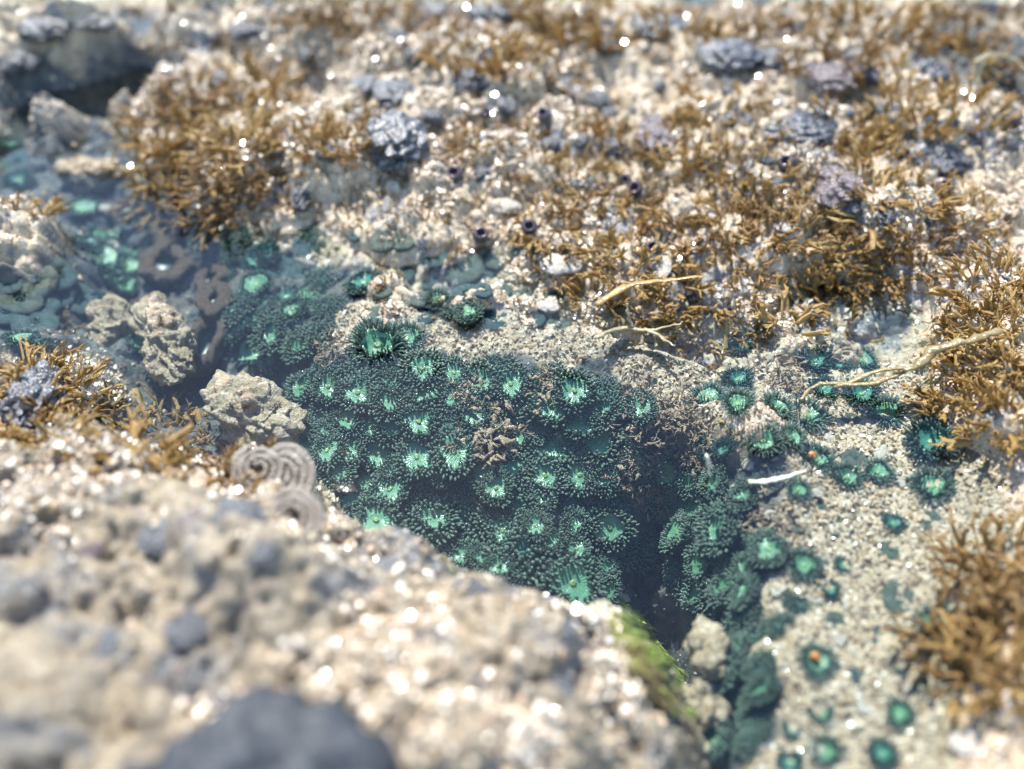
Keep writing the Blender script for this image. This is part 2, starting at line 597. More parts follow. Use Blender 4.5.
# ------------------------------------------------------------------ pool bed (one sheet, denser where the photo looks)
# (pixel, pixel, height, zone)   zones: s sand flat, c crust bank, p pool
CP = """
560 350 -.005 s;480 345 -.005 s;400 340 -.006 s;340 330 -.006 s;640 370 -.008 s;700 400 -.014 s;800 420 -.016 s;900 430 -.014 s
1000 480 -.004 s;850 520 -.018 s;950 560 -.010 s;780 540 -.022 s;830 640 -.024 s;900 700 -.020 s;790 700 -.030 s;1020 620 .004 s
1020 760 .025 s;900 769 -.020 s;770 769 -.04 s;800 600 -.024 s;720 450 -.016 s;680 430 -.016 s
420 382 -.018 p;520 382 -.016 p;600 392 -.018 p;640 405 -.014 s;350 400 -.030 p;320 365 -.020 p;450 440 -.038 p;540 440 -.036 p;350 460 -.05 p
500 500 -.056 p;420 510 -.058 p;560 550 -.075 p;480 560 -.075 p;572 590 -.085 p;350 500 -.06 p;620 450 -.038 p;622 500 -.07 p;600 548 -.09 p
652 532 -.14 p;656 565 -.16 p;622 510 -.07 p;618 540 -.085 p;604 575 -.09 p;662 502 -.07 p;660 600 -.17 p;680 640 -.16 p;700 700 -.15 p;700 760 -.14 p
684 530 -.065 p;740 500 -.030 p;715 570 -.065 p;770 560 -.028 s;735 620 -.055 p;720 680 -.06 p;760 660 -.032 s;730 740 -.065 p
250 310 -.030 p;280 280 -.015 p;310 300 -.015 p;300 350 -.025 p;220 260 -.040 p;180 260 -.07 p;120 270 -.06 p;200 320 -.07 p;100 220 -.05 p
170 230 -.045 p;120 340 -.07 p;170 360 -.08 p;250 400 -.07 p;285 420 -.08 p;180 410 -.12 p;80 200 -.045 p;60 150 -.06 p;100 150 -.05 p;130 100 -.05 p
40 290 -.015 p;0 300 -.008 p;75 280 -.03 p;10 165 -.015 p;30 340 -.02 p;150 50 -.02 p;140 90 -.04 p;0 20 .10 c;60 15 .10 c;112 25 .08 c;20 75 .09 c;70 80 .075 c;108 80 .05 c;25 128 -.03 p;75 122 -.05 p;-60 60 .11 c;200 8 .07 c;260 4 .085 c;165 8 .06 c;230 -25 .08 c;-60 140 .02 c;40 145 -.03 p;90 140 -.05 p;175 40 .05 c
15 225 .035 c;50 228 .03 c;30 255 .03 c;-30 240 .05 c;70 250 -.01 p;20 352 .004 c;80 366 -.002 c
330 240 .006 c;400 270 .002 c;470 282 .001 c;560 305 .004 c;650 322 .010 c;700 330 .006 c;760 332 .002 c;850 330 -.004 c;885 338 -.030 p;900 300 .0 c
950 330 .014 c;1010 350 .030 c;1010 420 .020 c;940 400 .0 s;200 200 .018 c;160 150 .015 c;300 190 .035 c;250 120 .045 c;400 180 .042 c;500 180 .048 c;600 180 .048 c
620 250 .030 c;700 250 .036 c;750 200 .05 c;850 250 .030 c;900 180 .06 c;1000 200 .055 c;950 260 .035 c;500 100 .06 c;700 100 .07 c;850 100 .08 c;950 110 .075 c
1005 75 .02 p;300 50 .055 c;210 50 .03 c;500 20 .065 c;680 20 .04 c;755 4 -.03 p;715 2 -.03 p;652 440 -.028 p;652 468 -.05 p;645 490 -.07 p;790 2 -.03 p;750 -20 -.03 p;860 20 .075 c;1030 10 .08 c;330 215 .02 c;240 225 .012 c
"""
pts, zs, zn = [], [], []
for ln in CP.replace("\n", ";").split(";"):
    q = ln.split()
    if len(q) == 4:
        u, v, z = float(q[0]), float(q[1]), float(q[2])
        if q[3] == 'c' and z > 0:
            z *= .62
        if q[3] == 'p' and u < 262 and v < 420:
            z *= .6
        p = at(u, v, z)
        pts.append(p[:2])
        zs.append(z)
        zn.append('scp'.index(q[3]))
for (x, y, z, k) in [(-1.4, -.5, .05, 1), (0, -.5, -.02, 0), (1.4, -.5, .06, 1), (1.4, .5, .10, 1), (1.4, 1.2, .1, 1), (1.4, 2.2, .12, 1), (0, 2.2, .1, 1),
                     (-1.4, 2.2, .12, 1), (-1.4, 1.2, .10, 1), (-1.4, .5, .06, 1), (.75, .3, .06, 1), (.75, .8, .07, 1), (-.8, .55, .0, 1), (-.8, .9, .06, 1),
                     (-.3, 1.35, .07, 1), (.4, 1.35, .09, 1), (.35, .0, .02, 0), (.1, .0, -.06, 2)]:
    pts.append(np.array([x, y]))
    zs.append(z)
    zn.append(k)
P = np.array(pts)
zs = np.array(zs)
zn = np.array(zn)
cxs, cys = np.linspace(-1.6, 1.6, 200), np.linspace(-0.6, 2.4, 190)
TZ = tps_grid(P, tps_fit(P, zs), cxs, cys)
TZ = np.clip(TZ, -0.19, 0.16)
GX, GY = np.meshgrid(cxs, cys)
zw = np.zeros((3,) + GX.shape)
for k in range(len(P)):
    w = 1 / (((GX - P[k, 0]) ** 2 + (GY - P[k, 1]) ** 2) + 2e-4) ** 2
    zw[zn[k]] += w
zw /= zw.sum(0)


def dense(a, b, step, lo, hi, n):
    core = np.arange(a, b, step)
    t = np.linspace(0, 1, n + 1)[1:] ** 1.8
    return np.concatenate([(a + (lo - a) * t)[::-1], core, core[-1] + (hi - core[-1]) * t])


xs = dense(-0.60, 0.60, 0.0013, -1.6, 1.6, 60)
ys = dense(0.16, 1.06, 0.0013, -0.6, 2.4, 60)
X, Y = np.meshgrid(xs, ys)
Zs = bil(cxs, cys, TZ, X, Y)
wx = 0.012 * fbm(X * 24, Y * 24, 90, 3)
wy = 0.012 * fbm(X * 24, Y * 24, 95, 3)
zone = [sstep(0.35, 0.65, bil(cxs, cys, zw[k], X + 1.2 * wx, Y + 1.2 * wy)) for k in range(3)]
crustW, sandW, poolW = zone[1], zone[0], zone[2]
det = crustW * (0.020 * bumps((X + wx) * 22, (Y + wy) * 22, 3) + 0.011 * bumps((X - wx) * 62, (Y + wy) * 62, 6) + 0.030 * fbm(X * 9, Y * 9, 12, 3) +
                0.0022 * bumps(X * 170, Y * 170, 8) + 0.0045 * fbm(X * 130, Y * 130, 15, 3) - 0.012)
det += sandW * (0.008 * fbm(X * 18, Y * 18, 30, 3) + 0.0035 * fbm(X * 110, Y * 110, 33, 4) + 0.0016 * bumps(X * 260, Y * 260, 37))
det += poolW * (0.016 * fbm(X * 20, Y * 20, 50, 4) + 0.008 * bumps(X * 50, Y * 50, 54) + 0.003 * fbm(X * 160, Y * 160, 56, 3))
Z = Zs + det
nx, ny = len(xs), len(ys)
ii = np.arange(nx * ny).reshape(ny, nx)
F = np.stack([ii[:-1, :-1], ii[:-1, 1:], ii[1:, 1:], ii[1:, :-1]], -1).reshape(-1, 4)
me = np_mesh('ground', np.stack([X, Y, Z], -1).reshape(-1, 3), F)
ca = me.color_attributes.new('zone', 'FLOAT_COLOR', 'POINT')
cc = np.ones((nx * ny, 4), np.float32)
tot = sandW + crustW + poolW + 1e-6
cc[:, 0] = (sandW / tot).ravel()
cc[:, 1] = (crustW / (crustW + poolW + 1e-6)).ravel()
cc[:, 2] = poolW.ravel()
ca.data.foreach_set('color', cc.ravel())
me.materials.append(M['pool_bed'])
tag(link('ground', me), 'rocky tide pool bed with sand flat and pale crusted bank', kind='structure')
SURF = [(xs, ys, Z, Zs)]

# ------------------------------------------------------------------ the near rock
FO = [(-150, 335, .03), (0, 350, .03), (40, 385, .03), (90, 415, .03), (130, 438, .03), (180, 452, .025), (225, 468, .012), (255, 452, .006), (290, 456, .0), (312, 490, .0),
      (335, 520, .004), (372, 512, .012), (395, 540, .02), (440, 562, .03), (490, 560, .03), (540, 578, .03), (590, 598, .02), (618, 592, .0), (650, 622, -.02), (680, 665, -.03),
      (700, 715, -.04), (712, 769, -.05), (720, 900, -.05)]
FI = [(0, 430, .05), (60, 450, .055), (150, 490, .05), (230, 512, .088), (270, 526, .090), (298, 560, .075), (325, 560, .03), (180, 560, .085), (80, 540, .07), (0, 560, .08), (360, 560, .04),
      (420, 600, .055), (500, 600, .055), (560, 620, .055), (595, 660, .045), (620, 690, .03), (640, 700, .012), (665, 740, .0), (400, 680, .09), (500, 700, .08), (570, 720, .06), (250, 690, .085),
      (150, 690, .085), (50, 680, .10), (0, 769, .12), (400, 769, .09), (500, 769, .08), (300, 620, .10), (640, 769, .02), (610, 630, .025), (640, 660, .0)]
fp = [at(*q)[:2] for q in FO]
fz = [q[2] for q in FO]
pf = np.array(fp + [at(*q)[:2] for q in FI] + [np.array(q) for q in [(-.9, .3), (-.9, -.4), (-.3, -.4), (.1, -.3)]])
zf = np.array(fz + [q[2] for q in FI] + [.07, .08, .08, .0])
fxs, fys = np.linspace(-1.0, 0.3, 110), np.linspace(-.45, .68, 100)
FT = np.clip(tps_grid(pf, tps_fit(pf, zf), fxs, fys), -.1, .15)
poly = fp + [np.array(q) for q in [(.08, -.1), (0, -.35), (-.9, -.38), (-.92, .25)]]
gx, gy = np.arange(-.95, .26, .0018), np.arange(-.42, .66, .0018)
X2, Y2 = np.meshgrid(gx, gy)
w1, w2 = 0.026 * fbm(X2 * 20, Y2 * 20, 190, 4), 0.026 * fbm(X2 * 20, Y2 * 20, 195, 4)
sdist = poly_sd(X2 + w1, Y2 + w2, poly)
Zb = bil(fxs, fys, FT, X2, Y2)
Zb = Zb + np.where(sdist < 0, sdist * 2.2, 0) - 0.008 * np.exp(-np.clip(sdist, 0, 1) / 0.012)
for notch, dep in (([(540, 900), (560, 770), (600, 735), (640, 760), (650, 900)], 0.07),):
    npoly = [at(u, v, .11 if dep > .1 else .06)[:2] for u, v in notch]
    nd = poly_sd(X2 + .5 * w1, Y2 + .5 * w2, npoly)
    Zb = Zb - dep * sstep(-.001, .022, nd)
Zr = Zb + 0.026 * bumps((X2 + w1) * 20, (Y2 + w2) * 20, 203) + 0.010 * bumps((X2 - w1) * 55, (Y2 + w2) * 55, 206) + 0.010 * bumps(X2 * 38 + w2, Y2 * 38, 207) + 0.030 * fbm(X2 * 9, Y2 * 9, 212, 3) + \
    0.004 * bumps(X2 * 150, Y2 * 150, 208) + 0.005 * fbm(X2 * 120, Y2 * 120, 215, 3) - 0.018
keep = Zr > -0.21
jj = np.arange(X2.size).reshape(X2.shape)
km = keep[:-1, :-1] & keep[:-1, 1:] & keep[1:, 1:] & keep[1:, :-1]
F = np.stack([jj[:-1, :-1], jj[:-1, 1:], jj[1:, 1:], jj[1:, :-1]], -1)[km]
used = np.unique(F)
remap = np.zeros(X2.size, np.int64)
remap[used] = np.arange(len(used))
V = np.stack([X2, Y2, Zr], -1).reshape(-1, 3)[used]
me = np_mesh('rock', V, remap[F])
me.materials.append(M['crust_rock'])
tag(link('rock', me), 'large pale crusted rock out of focus along the near edge of the pool', 'rock')
Zr2 = np.where(keep, Zr, -9.0)
SURF.append((gx, gy, Zr2, Zb))


def hits(us, vs, rough=True):
    """first surface met by the ray through each pixel -> points, smoothed normals, surface index"""
    us, vs = np.atleast_1d(us).astype(float), np.atleast_1d(vs).astype(float)
    D = RIGHT[None] * ((us - W / 2) / FPX)[:, None] + UP[None] * ((H / 2 - vs) / FPX)[:, None] + FWD[None]
    D /= np.linalg.norm(D, axis=1)[:, None]
    T = np.arange(0.25, 2.2, 0.0015)
    bt = np.full(len(us), 2.2)
    bi = np.zeros(len(us), int)
    for k, (sx, sy, ZZ, ZS) in enumerate(SURF):
        for c0 in range(0, len(us), 400):
            d = D[c0:c0 + 400]
            px = CAM[0] + d[:, 0:1] * T
            py = CAM[1] + d[:, 1:2] * T
            pz = CAM[2] + d[:, 2:3] * T
            ok = (px > sx[0]) & (px < sx[-1]) & (py > sy[0]) & (py < sy[-1])
            zz = np.where(ok, bil(sx, sy, ZZ, px, py), -9)
            below = pz < zz
            first = np.where(below.any(1), below.argmax(1), len(T) - 1)
            t = T[first]
            s = slice(c0, c0 + 400)
            bi[s] = np.where(t < bt[s], k, bi[s])
            bt[s] = np.minimum(t, bt[s])
    Pt = CAM[None] + D * bt[:, None]
    N = np.zeros_like(Pt)
    e = 0.010
    for k, (sx, sy, ZZ, ZS) in enumerate(SURF):
        m = bi == k
        if m.any():
            x, y = Pt[m, 0], Pt[m, 1]
            gx_ = (bil(sx, sy, ZS, x + e, y) - bil(sx, sy, ZS, x - e, y)) / (2 * e)
            gy_ = (bil(sx, sy, ZS, x, y + e) - bil(sx, sy, ZS, x, y - e)) / (2 * e)
            n = np.stack([-gx_, -gy_, np.ones_like(gx_)], -1)
            N[m] = n / np.linalg.norm(n, axis=1)[:, None]
    return Pt, N, bi


def px_size(p):
    """metres per pixel at a point"""
    return float(np.dot(np.asarray(p) - CAM, FWD)) / FPX


def stand(o, p, n, scale, spin=0.0, tilt=1.0):
    """seat an object at p with its z axis along n"""
    n = Vector(n)
    n = (n * tilt + Vector((0, 0, 1)) * (1 - tilt)).normalized()
    q = Vector((0, 0, 1)).rotation_difference(n) @ Quaternion((0, 0, 1), spin)
    o.rotation_mode = 'QUATERNION'
    o.rotation_quaternion = q
    o.location = Vector(p)
    o.scale = scale if hasattr(scale, '__len__') else (scale,) * 3


# ------------------------------------------------------------------ water
b_ = MB()
NW = 40
V = [(-1.5 + 3 * i / NW, -.5 + 2.8 * j / NW, 0.0) for j in range(NW + 1) for i in range(NW + 1)]
Fq = [(j * (NW + 1) + i, j * (NW + 1) + i + 1, (j + 1) * (NW + 1) + i + 1, (j + 1) * (NW + 1) + i) for j in range(NW) for i in range(NW)]
b_.add(V, Fq)
tag(link('water', b_.mesh('water', M['water'])), 'clear still water lying in the tide pool', kind='structure')


# ------------------------------------------------------------------ boulders and closed lumps
def boulder(name, u, v, ru, rv, rz, mat, label, cat='rock', sub=5, amp=0.35, knob=0.25, kf=3.0, seed=1, sink=0.3, group=None, on=None):
    p, n, _ = hits(u, v)
    p = p[0] if on is None else at(u, v, on)
    s = px_size(p)
    Vv, Fv = ico(sub)
    Vv = lumpy(Vv, seed, amp, 1.6, knob, kf)
    me = np_mesh(name, Vv, Fv)
    me.materials.append(mat)
    o = link(name, me)
    o.location = (p[0], p[1], p[2] + rz * s * (1 - sink) * 0.5)
    o.scale = (ru * s, rv * s * 1.25, rz * s)
    return tag(o, label, cat, group)


def big_rock(u, v, ru, rv, rz, mat, label, seed, z, amp=0.42, rot=0.0):
    """a boulder mesh in metres, so the crust pattern keeps its scale"""
    p = at(u, v, z)
    s = px_size(p)
    Vv, Fv = ico(6)
    Vv = lumpy(Vv, seed, amp, 1.3, 0.0)
    N0 = Vv / np.linalg.norm(Vv, axis=1)[:, None]
    Vv = Vv * np.array([ru * s, rv * s * 1.2, rz * s])
    x, y, zz = Vv.T
    k = 0.010 * bumps(x * 45 + zz * 20, y * 45 - zz * 20, seed + 3) + 0.006 * bumps(x * 110 + zz * 60, y * 110 + zz * 60, seed + 5) + 0.008 * fbm(x * 30, y * 30 + zz * 40, seed + 7, 3) + 0.003 * fbm(x * 200, y * 200 + zz * 150, seed + 9, 3)
    Vv = Vv + N0 * k[:, None]
    me = np_mesh('rock', Vv, Fv)
    me.materials.append(mat)
    o = link('rock', me)
    o.location = p
    o.rotation_euler = (0, 0, rot)
    return tag(o, label, 'rock')


big_rock(167, 340, 15, 38, 16, M['tan_boulder'], 'pale cream rock lying under water beside the tan ring', 421, -0.020, amp=.5, rot=.45)
big_rock(250, 414, 40, 22, 20, M['tan_boulder'], 'yellowish tan rock half under water by the coiled tubes', 431, -0.020, amp=.5, rot=-.5)
big_rock(112, 325, 11, 16, 11, M['tan_boulder'], 'small knobby cream stone under water with a pale green anemone behind', 441, -0.03)
big_rock(706, 650, 12, 16, 8, M['tan_boulder'], 'tan knobby stone on the trench lip level with the green flank', 481, -.045)
big_rock(702, 708, 11, 13, 8, M['tan_boulder'], 'smaller tan stone at the low end of the trench', 487, -.06)
big_rock(90, 172, 30, 9, 8, M['tan_boulder'], 'flat grey-brown stone just under the dark water', 461, -0.006)

big_rock(245, 866, 165, 112, 76, M['painted_shade'], 'big smooth boulder coloured dark as painted shade, blurred, at the near rock front', 471, 0.095, amp=.14)  # added boulder, coloured dark to stand for the rock's shaded near face
SMALL = []
rr0 = random.Random(15)
LUMPS = [(228, 712, 12, 12, 'small black hollowed lump on the boulder of painted shade'), (45, 30, 24, 14, 'pale grey-blue closed anemone on the corner rock'), (18, 62, 18, 12, 'dark grey closed anemone low on the corner rock'), (95, 22, 15, 10, 'olive-grey closed anemone at the corner rock crest'),
         (395, 95, 17, 15, 'dark blue-grey closed anemone with a bright glint, above the double lump'), (398, 140, 27, 27, 'broad knobbly blue-grey closed anemone mound'),
         (432, 16, 18, 14, 'blue-grey closed anemone at the top edge among brown weed'), (466, 84, 19, 13, 'flattish grey closed anemone just beyond the small one'), (500, 106, 13, 10, 'small pale blue closed anemone near the two round snails'),
         (655, 138, 17, 20, 'dark purple-blue closed anemone carrying a snail on its side'), (655, 125, 12, 9, 'small blue closed anemone behind the purple-blue one'),
         (800, 132, 30, 19, 'wide dark knobbly closed anemone with rows of glints'), (838, 188, 19, 20, 'brownish purple closed anemone among golden weed'), (826, 112, 14, 12, 'grey closed anemone behind the wide dark one'),
         (730, 58, 25, 16, 'large grey closed anemone on the far bank crest'), (775, 62, 18, 13, 'dark blue closed anemone on the crest beside the large grey one'), (830, 78, 24, 17, 'pale purple-grey closed anemone with a white glint ring'),
         (930, 155, 26, 17, 'sloping blue-grey closed anemone by the golden tufts'), (922, 74, 20, 17, 'pale blue closed anemone below the weed on the far bank'), (655, 28, 27, 14, 'dark blue slab-like closed anemone at the far sand hollow'),
         (490, 14, 20, 12, 'grey closed anemone beyond the tall brown tuft'), (365, 88, 15, 11, 'grey-blue closed anemone split in two halves'), (598, 100, 9, 9, 'tiny dark closed anemone between weed tufts'), (302, 196, 8, 14, 'narrow dark blue closed anemone above the teal pool edge'),
         (568, 85, 10, 8, 'small blue closed anemone beside a brown blotch'), (577, 78, 9, 8, 'small steel-blue closed anemone with two glints'), (620, 148, 14, 10, 'grey-green closed anemone wedged under brown weed'), (740, 122, 16, 11, 'grey closed anemone beside the wide dark one'),
         (250, 30, 16, 9, 'dim grey closed anemone on the left bank top'), (887, 112, 16, 12, 'low grey-blue closed anemone above golden weed'), (940, 168, 13, 9, 'dark wet closed anemone with a snail close by'),
         (30, 395, 24, 26, 'dark blue closed anemone on the near rock under the weed'), (160, 535, 24, 20, 'blue-grey closed anemone on the blurred near rock'), (240, 515, 26, 19, 'smooth blue closed anemone on top of the near rock hump'), (262, 548, 18, 16, 'pale grey closed anemone on the near rock hump'),
         (90, 552, 12, 12, 'small purple-brown closed anemone on the near rock'), (110, 650, 24, 18, 'pale grey-blue closed anemone low on the near rock'), (185, 630, 20, 18, 'grey closed anemone in the middle of the near rock'), (470, 590, 20, 10, 'grey closed anemone at the near rock edge by the carpet'), (565, 630, 12, 12, 'faint blue closed anemone near the green weed rock'), (560, 690, 14, 12, 'dull blue closed anemone in the near rock front')]
for k, (u, v, ru, rv, lab) in enumerate(LUMPS):
    purple = k in (9, 12, 16, 35)
    boulder('closed_anemone', u, v, ru * (.8 if v > 500 else 1), rv * (.8 if v > 500 else 1), (0.6 if v < 500 else .38) * rv, M['purple_skin'] if purple else M['closed_skin'], lab, 'anemone', 5, 0.35, 0.42, 3.0 + .6 * (k % 3), 500 + k * 7, 0.9 if v < 360 or v > 720 else 1.5, 'closed anemones left dry on the rock')

for k in range(46):
    for _ in range(50):
        u, v = rr0.uniform(200, 1015), rr0.uniform(5, 235)
        if all(math.hypot(u - q[0], v - q[1]) > 22 for q in SMALL) and all(math.hypot(u - q[0], v - q[1]) > q[2] + 6 for q in LUMPS) and v < 120 + u * .12:
            SMALL.append((u, v, rr0.uniform(4, 9.5)))
            break
SMALL.sort(key=lambda q: q[1])
ORDS = ['first', 'second', 'third', 'fourth', 'fifth', 'sixth', 'seventh', 'eighth']
for k in range(0, len(SMALL), 6):
    for c_, (u, v, r) in enumerate(sorted(SMALL[k:k + 6])):
        boulder('closed_anemone', u, v, r, r * rr0.uniform(.7, 1), .7 * r, M['closed_skin'], f'little glossy blue-black blob on the bank, {ORDS[k // 6]} row down, {ORDS[c_]} from the left', 'anemone', 4, .3, .45, 3.5, 900 + k + c_, .5, 'little glossy blobs on the bank')

# ------------------------------------------------------------------ anemone prototypes (unit size, outer spread about 1)
def tentacle(mb, r, a, z, length, rad, lean, rnd, sides=6):
    base = Vector((r * math.cos(a), r * math.sin(a), z))
    out = Vector((math.cos(a), math.sin(a), 0))
    side = Vector((-math.sin(a), math.cos(a), 0)) * rnd.uniform(-.3, .3)
    d0 = (out * math.sin(lean) + Vector((0, 0, 1)) * math.cos(lean) + side).normalized()
    d1 = (d0 + out * rnd.uniform(-.25, .35) + Vector((0, 0, rnd.uniform(-.35, .1)))).normalized()
    p1 = base + d0 * length * .35
    p2 = p1 + d1 * length * .35
    p3 = p2 + d1 * length * .22
    p4 = p3 + d1 * length * .08
    mb.tube([base - d0 * .08, p1, p2, p3, p4], [rad * .8, rad * 1.0, rad * 1.08, rad * .8, rad * .3], sides)


def make_anemone(seed, disc_r, rings, tl, tr, tmat, dmat, sx=1.0, cup=0.42, mouth=True, rim_z=0.46, drop=.55):
    """rings: (radius, count, lean) from the disc outwards"""
    rnd = random.Random(seed)
    root = bpy.data.objects.new('sea_anemone', None)
    COL.objects.link(root)
    root.empty_display_size = 0.2
    # oral disc: a shallow ribbed cup
    d = MB()
    prof = [(disc_r * 1.12, rim_z - .04), (disc_r, rim_z)] + [(disc_r * t, rim_z - cup * (1 - t ** 2)) for t in (.92, .82, .7, .56, .42, .3, .2, .1)]
    ph = rnd.uniform(0, 6)

    def wob(x, y, z, a, r):
        k = 1 + .10 * math.sin(3 * a + ph) + .07 * math.sin(5 * a + 2 * ph)
        return x * k * sx, y * k, z + .008 * math.cos(24 * a) * min(1, r / (disc_r + 1e-6)) + .05 * math.sin(2 * a + ph) * r
    d.lathe(prof, 48, fn=wob, close_top=True)
    link('oral_disc', d.mesh('oral_disc', dmat), root)
    if mouth:
        m = MB()
        mz = rim_z - cup
        mp = [(.17, mz - .02), (.15, mz + .035), (.11, mz + .065), (.06, mz + .075), (.02, mz + .06)]
        m.lathe([(r * min(1.0, disc_r / .42), z) for r, z in mp], 16, sx=.6 * sx + .15, close_top=True, fn=lambda x, y, z, a, r: (x, y, z + .012 * math.cos(8 * a)))
        link('mouth', m.mesh('mouth', M['mouth']), root)
    t = MB()
    for (r, n, lean) in rings:
        off = rnd.uniform(0, 6.28)
        for k in range(n):
            a = off + 2 * math.pi * (k + rnd.uniform(-.3, .3)) / n
            kk = 1 + .10 * math.sin(3 * a + ph) + .07 * math.sin(5 * a + 2 * ph)
            rr = r * kk * rnd.uniform(.95, 1.06)
            ex = 1.0 - (1 - sx) * max(0, 1 - (r - disc_r) / .5)
            z = rim_z + .02 - max(0, r - disc_r) * drop
            a2 = math.atan2(math.sin(a), math.cos(a) * ex)
            rr2 = rr * math.hypot(math.cos(a) * ex, math.sin(a))
            tentacle(t, rr2, a2, z, tl * rnd.uniform(.75, 1.15), tr * rnd.uniform(.85, 1.15), lean + rnd.uniform(-.25, .25), rnd)
    link('tentacle_fringe', t.mesh('tentacle_fringe', tmat), root)
    c = MB()
    rm = rings[-1][0]
    c.lathe([(disc_r * .95, rim_z - .03), (rm * .93, rim_z - .1), (rm * .98, rim_z - .3), (rm * .85, 0.0), (rm * .9, -.25), (rm * 1.0, -.5)], 32, fn=lambda x, y, z, a, r: (x * (1 + .03 * math.cos(9 * a)), y * (1 + .03 * math.cos(9 * a)), z))
    link('column', c.mesh('column', M['column']), root)
    return root


def make_flat(seed, dmat, tmat, hole=.25, bumpy=True):
    """half-closed anemone: a ribbed doughnut dome round a dark hole"""
    rnd = random.Random(seed)
    root = bpy.data.objects.new('sea_anemone', None)
    COL.objects.link(root)
    d = MB()
    prof = [(.98, -.3), (1.0, -.02), (.97, .16), (.86, .28), (.72, .335), (.58, .33), (.46, .30), (hole + .10, .25), (hole, .14)]
    ph = rnd.uniform(0, 6)
    d.lathe(prof, 72, fn=lambda x, y, z, a, r: (x * (1 + .04 * math.sin(3 * a + ph)), y * (1 + .05 * math.sin(2 * a + ph)), z * (1 + .12 * math.sin(3 * a + 2 * ph)) + (.03 * math.cos(30 * a) + .03 * math.sin(7 * a + ph)) * (r > .3)))
    link('column', d.mesh('column', dmat), root)
    h = MB()
    h.lathe([(hole * 1.05, .16), (hole * .7, .05), (hole * .3, .02)], 20, close_top=True)
    link('throat', h.mesh('throat', M['throat']), root)
    t = MB()
    for k in range(14):
        a = 2 * math.pi * k / 14 + rnd.uniform(-.2, .2)
        tentacle(t, hole * rnd.uniform(.75, 1.1), a, .15, .2, .045, rnd.uniform(-.5, .3), rnd)
    link('tentacle_fringe', t.mesh('tentacle_fringe', tmat), root)
    return root


PROTO = {}
def _p(key, *a, **k):
    PROTO.setdefault(key, []).append(make_anemone(*a, **k))

for s in range(3):
    # 'a' wide green disc in the carpet
    _p('a', 10 + s, .64, [(.65, 16, -.35), (.72, 24, .1), (.78, 26, .2), (.88, 28, .4), (.97, 30, .7)], .26, .052, M['tentacle_dark'], M['disc_bright'], cup=.10, drop=.3)
    # 'm' middling disc
    _p('m', 20 + s, .58, [(.59, 15, -.35), (.66, 22, .1), (.70, 24, .15), (.80, 26, .35), (.90, 28, .5), (.98, 30, .75)], .26, .052, M['tentacle_dark'], M['disc_bright'], cup=.09, drop=.3)
    # 's' a slit of disc between tentacles
    _p('s', 30 + s, .58, [(.59, 15, -.3), (.66, 22, .1), (.70, 24, .15), (.80, 26, .35), (.90, 28, .5), (.98, 30, .75)], .26, .052, M['tentacle_dark'], M['disc_bright'], sx=.6, cup=.09, mouth=False, drop=.3)
    # 'n' disc nearly hidden
    _p('n', 40 + s, .30, [(.32, 12, -.4), (.42, 16, -.1), (.53, 18, .05), (.65, 22, .2), (.77, 25, .4), (.89, 28, .6), (.98, 30, .9)], .27, .053, M['tentacle_dark'], M['disc_teal'], cup=.12, mouth=False, drop=.3)
    # 'f' fringed anemone on the sand, thin rays
    _p('f', 50 + s, .46, [(.49, 30, .15), (.54, 32, .55), (.60, 34, .9), (.66, 34, 1.25)], .38, .030, M['tentacle_grey'], M['disc_bright'], cup=.18, rim_z=.32)
    # 't' teal anemone deep in the pool
    _p('t', 60 + s, .50, [(.54, 24, .2), (.64, 28, .45), (.76, 30, .7), (.86, 32, 1.0)], .30, .042, M['tentacle_teal'], M['disc_teal'], cup=.22)
    # 'g' pool anemone with wide green disc, few rays
    _p('g', 70 + s, .60, [(.64, 28, .35), (.72, 32, .75), (.80, 34, 1.1)], .28, .038, M['tentacle_teal'], M['disc_bright'], cup=.22)
    PROTO.setdefault('p', []).append(make_flat(80 + s, M['disc_pale'], M['tentacle_teal'], .12 + .04 * s))
    PROTO.setdefault('b', []).append(make_flat(90 + s, M['disc_blue'], M['tentacle_teal'], .18 + .05 * s))
_first = set()
CLEAR = []     # where an anemone spreads, loose grit does not settle

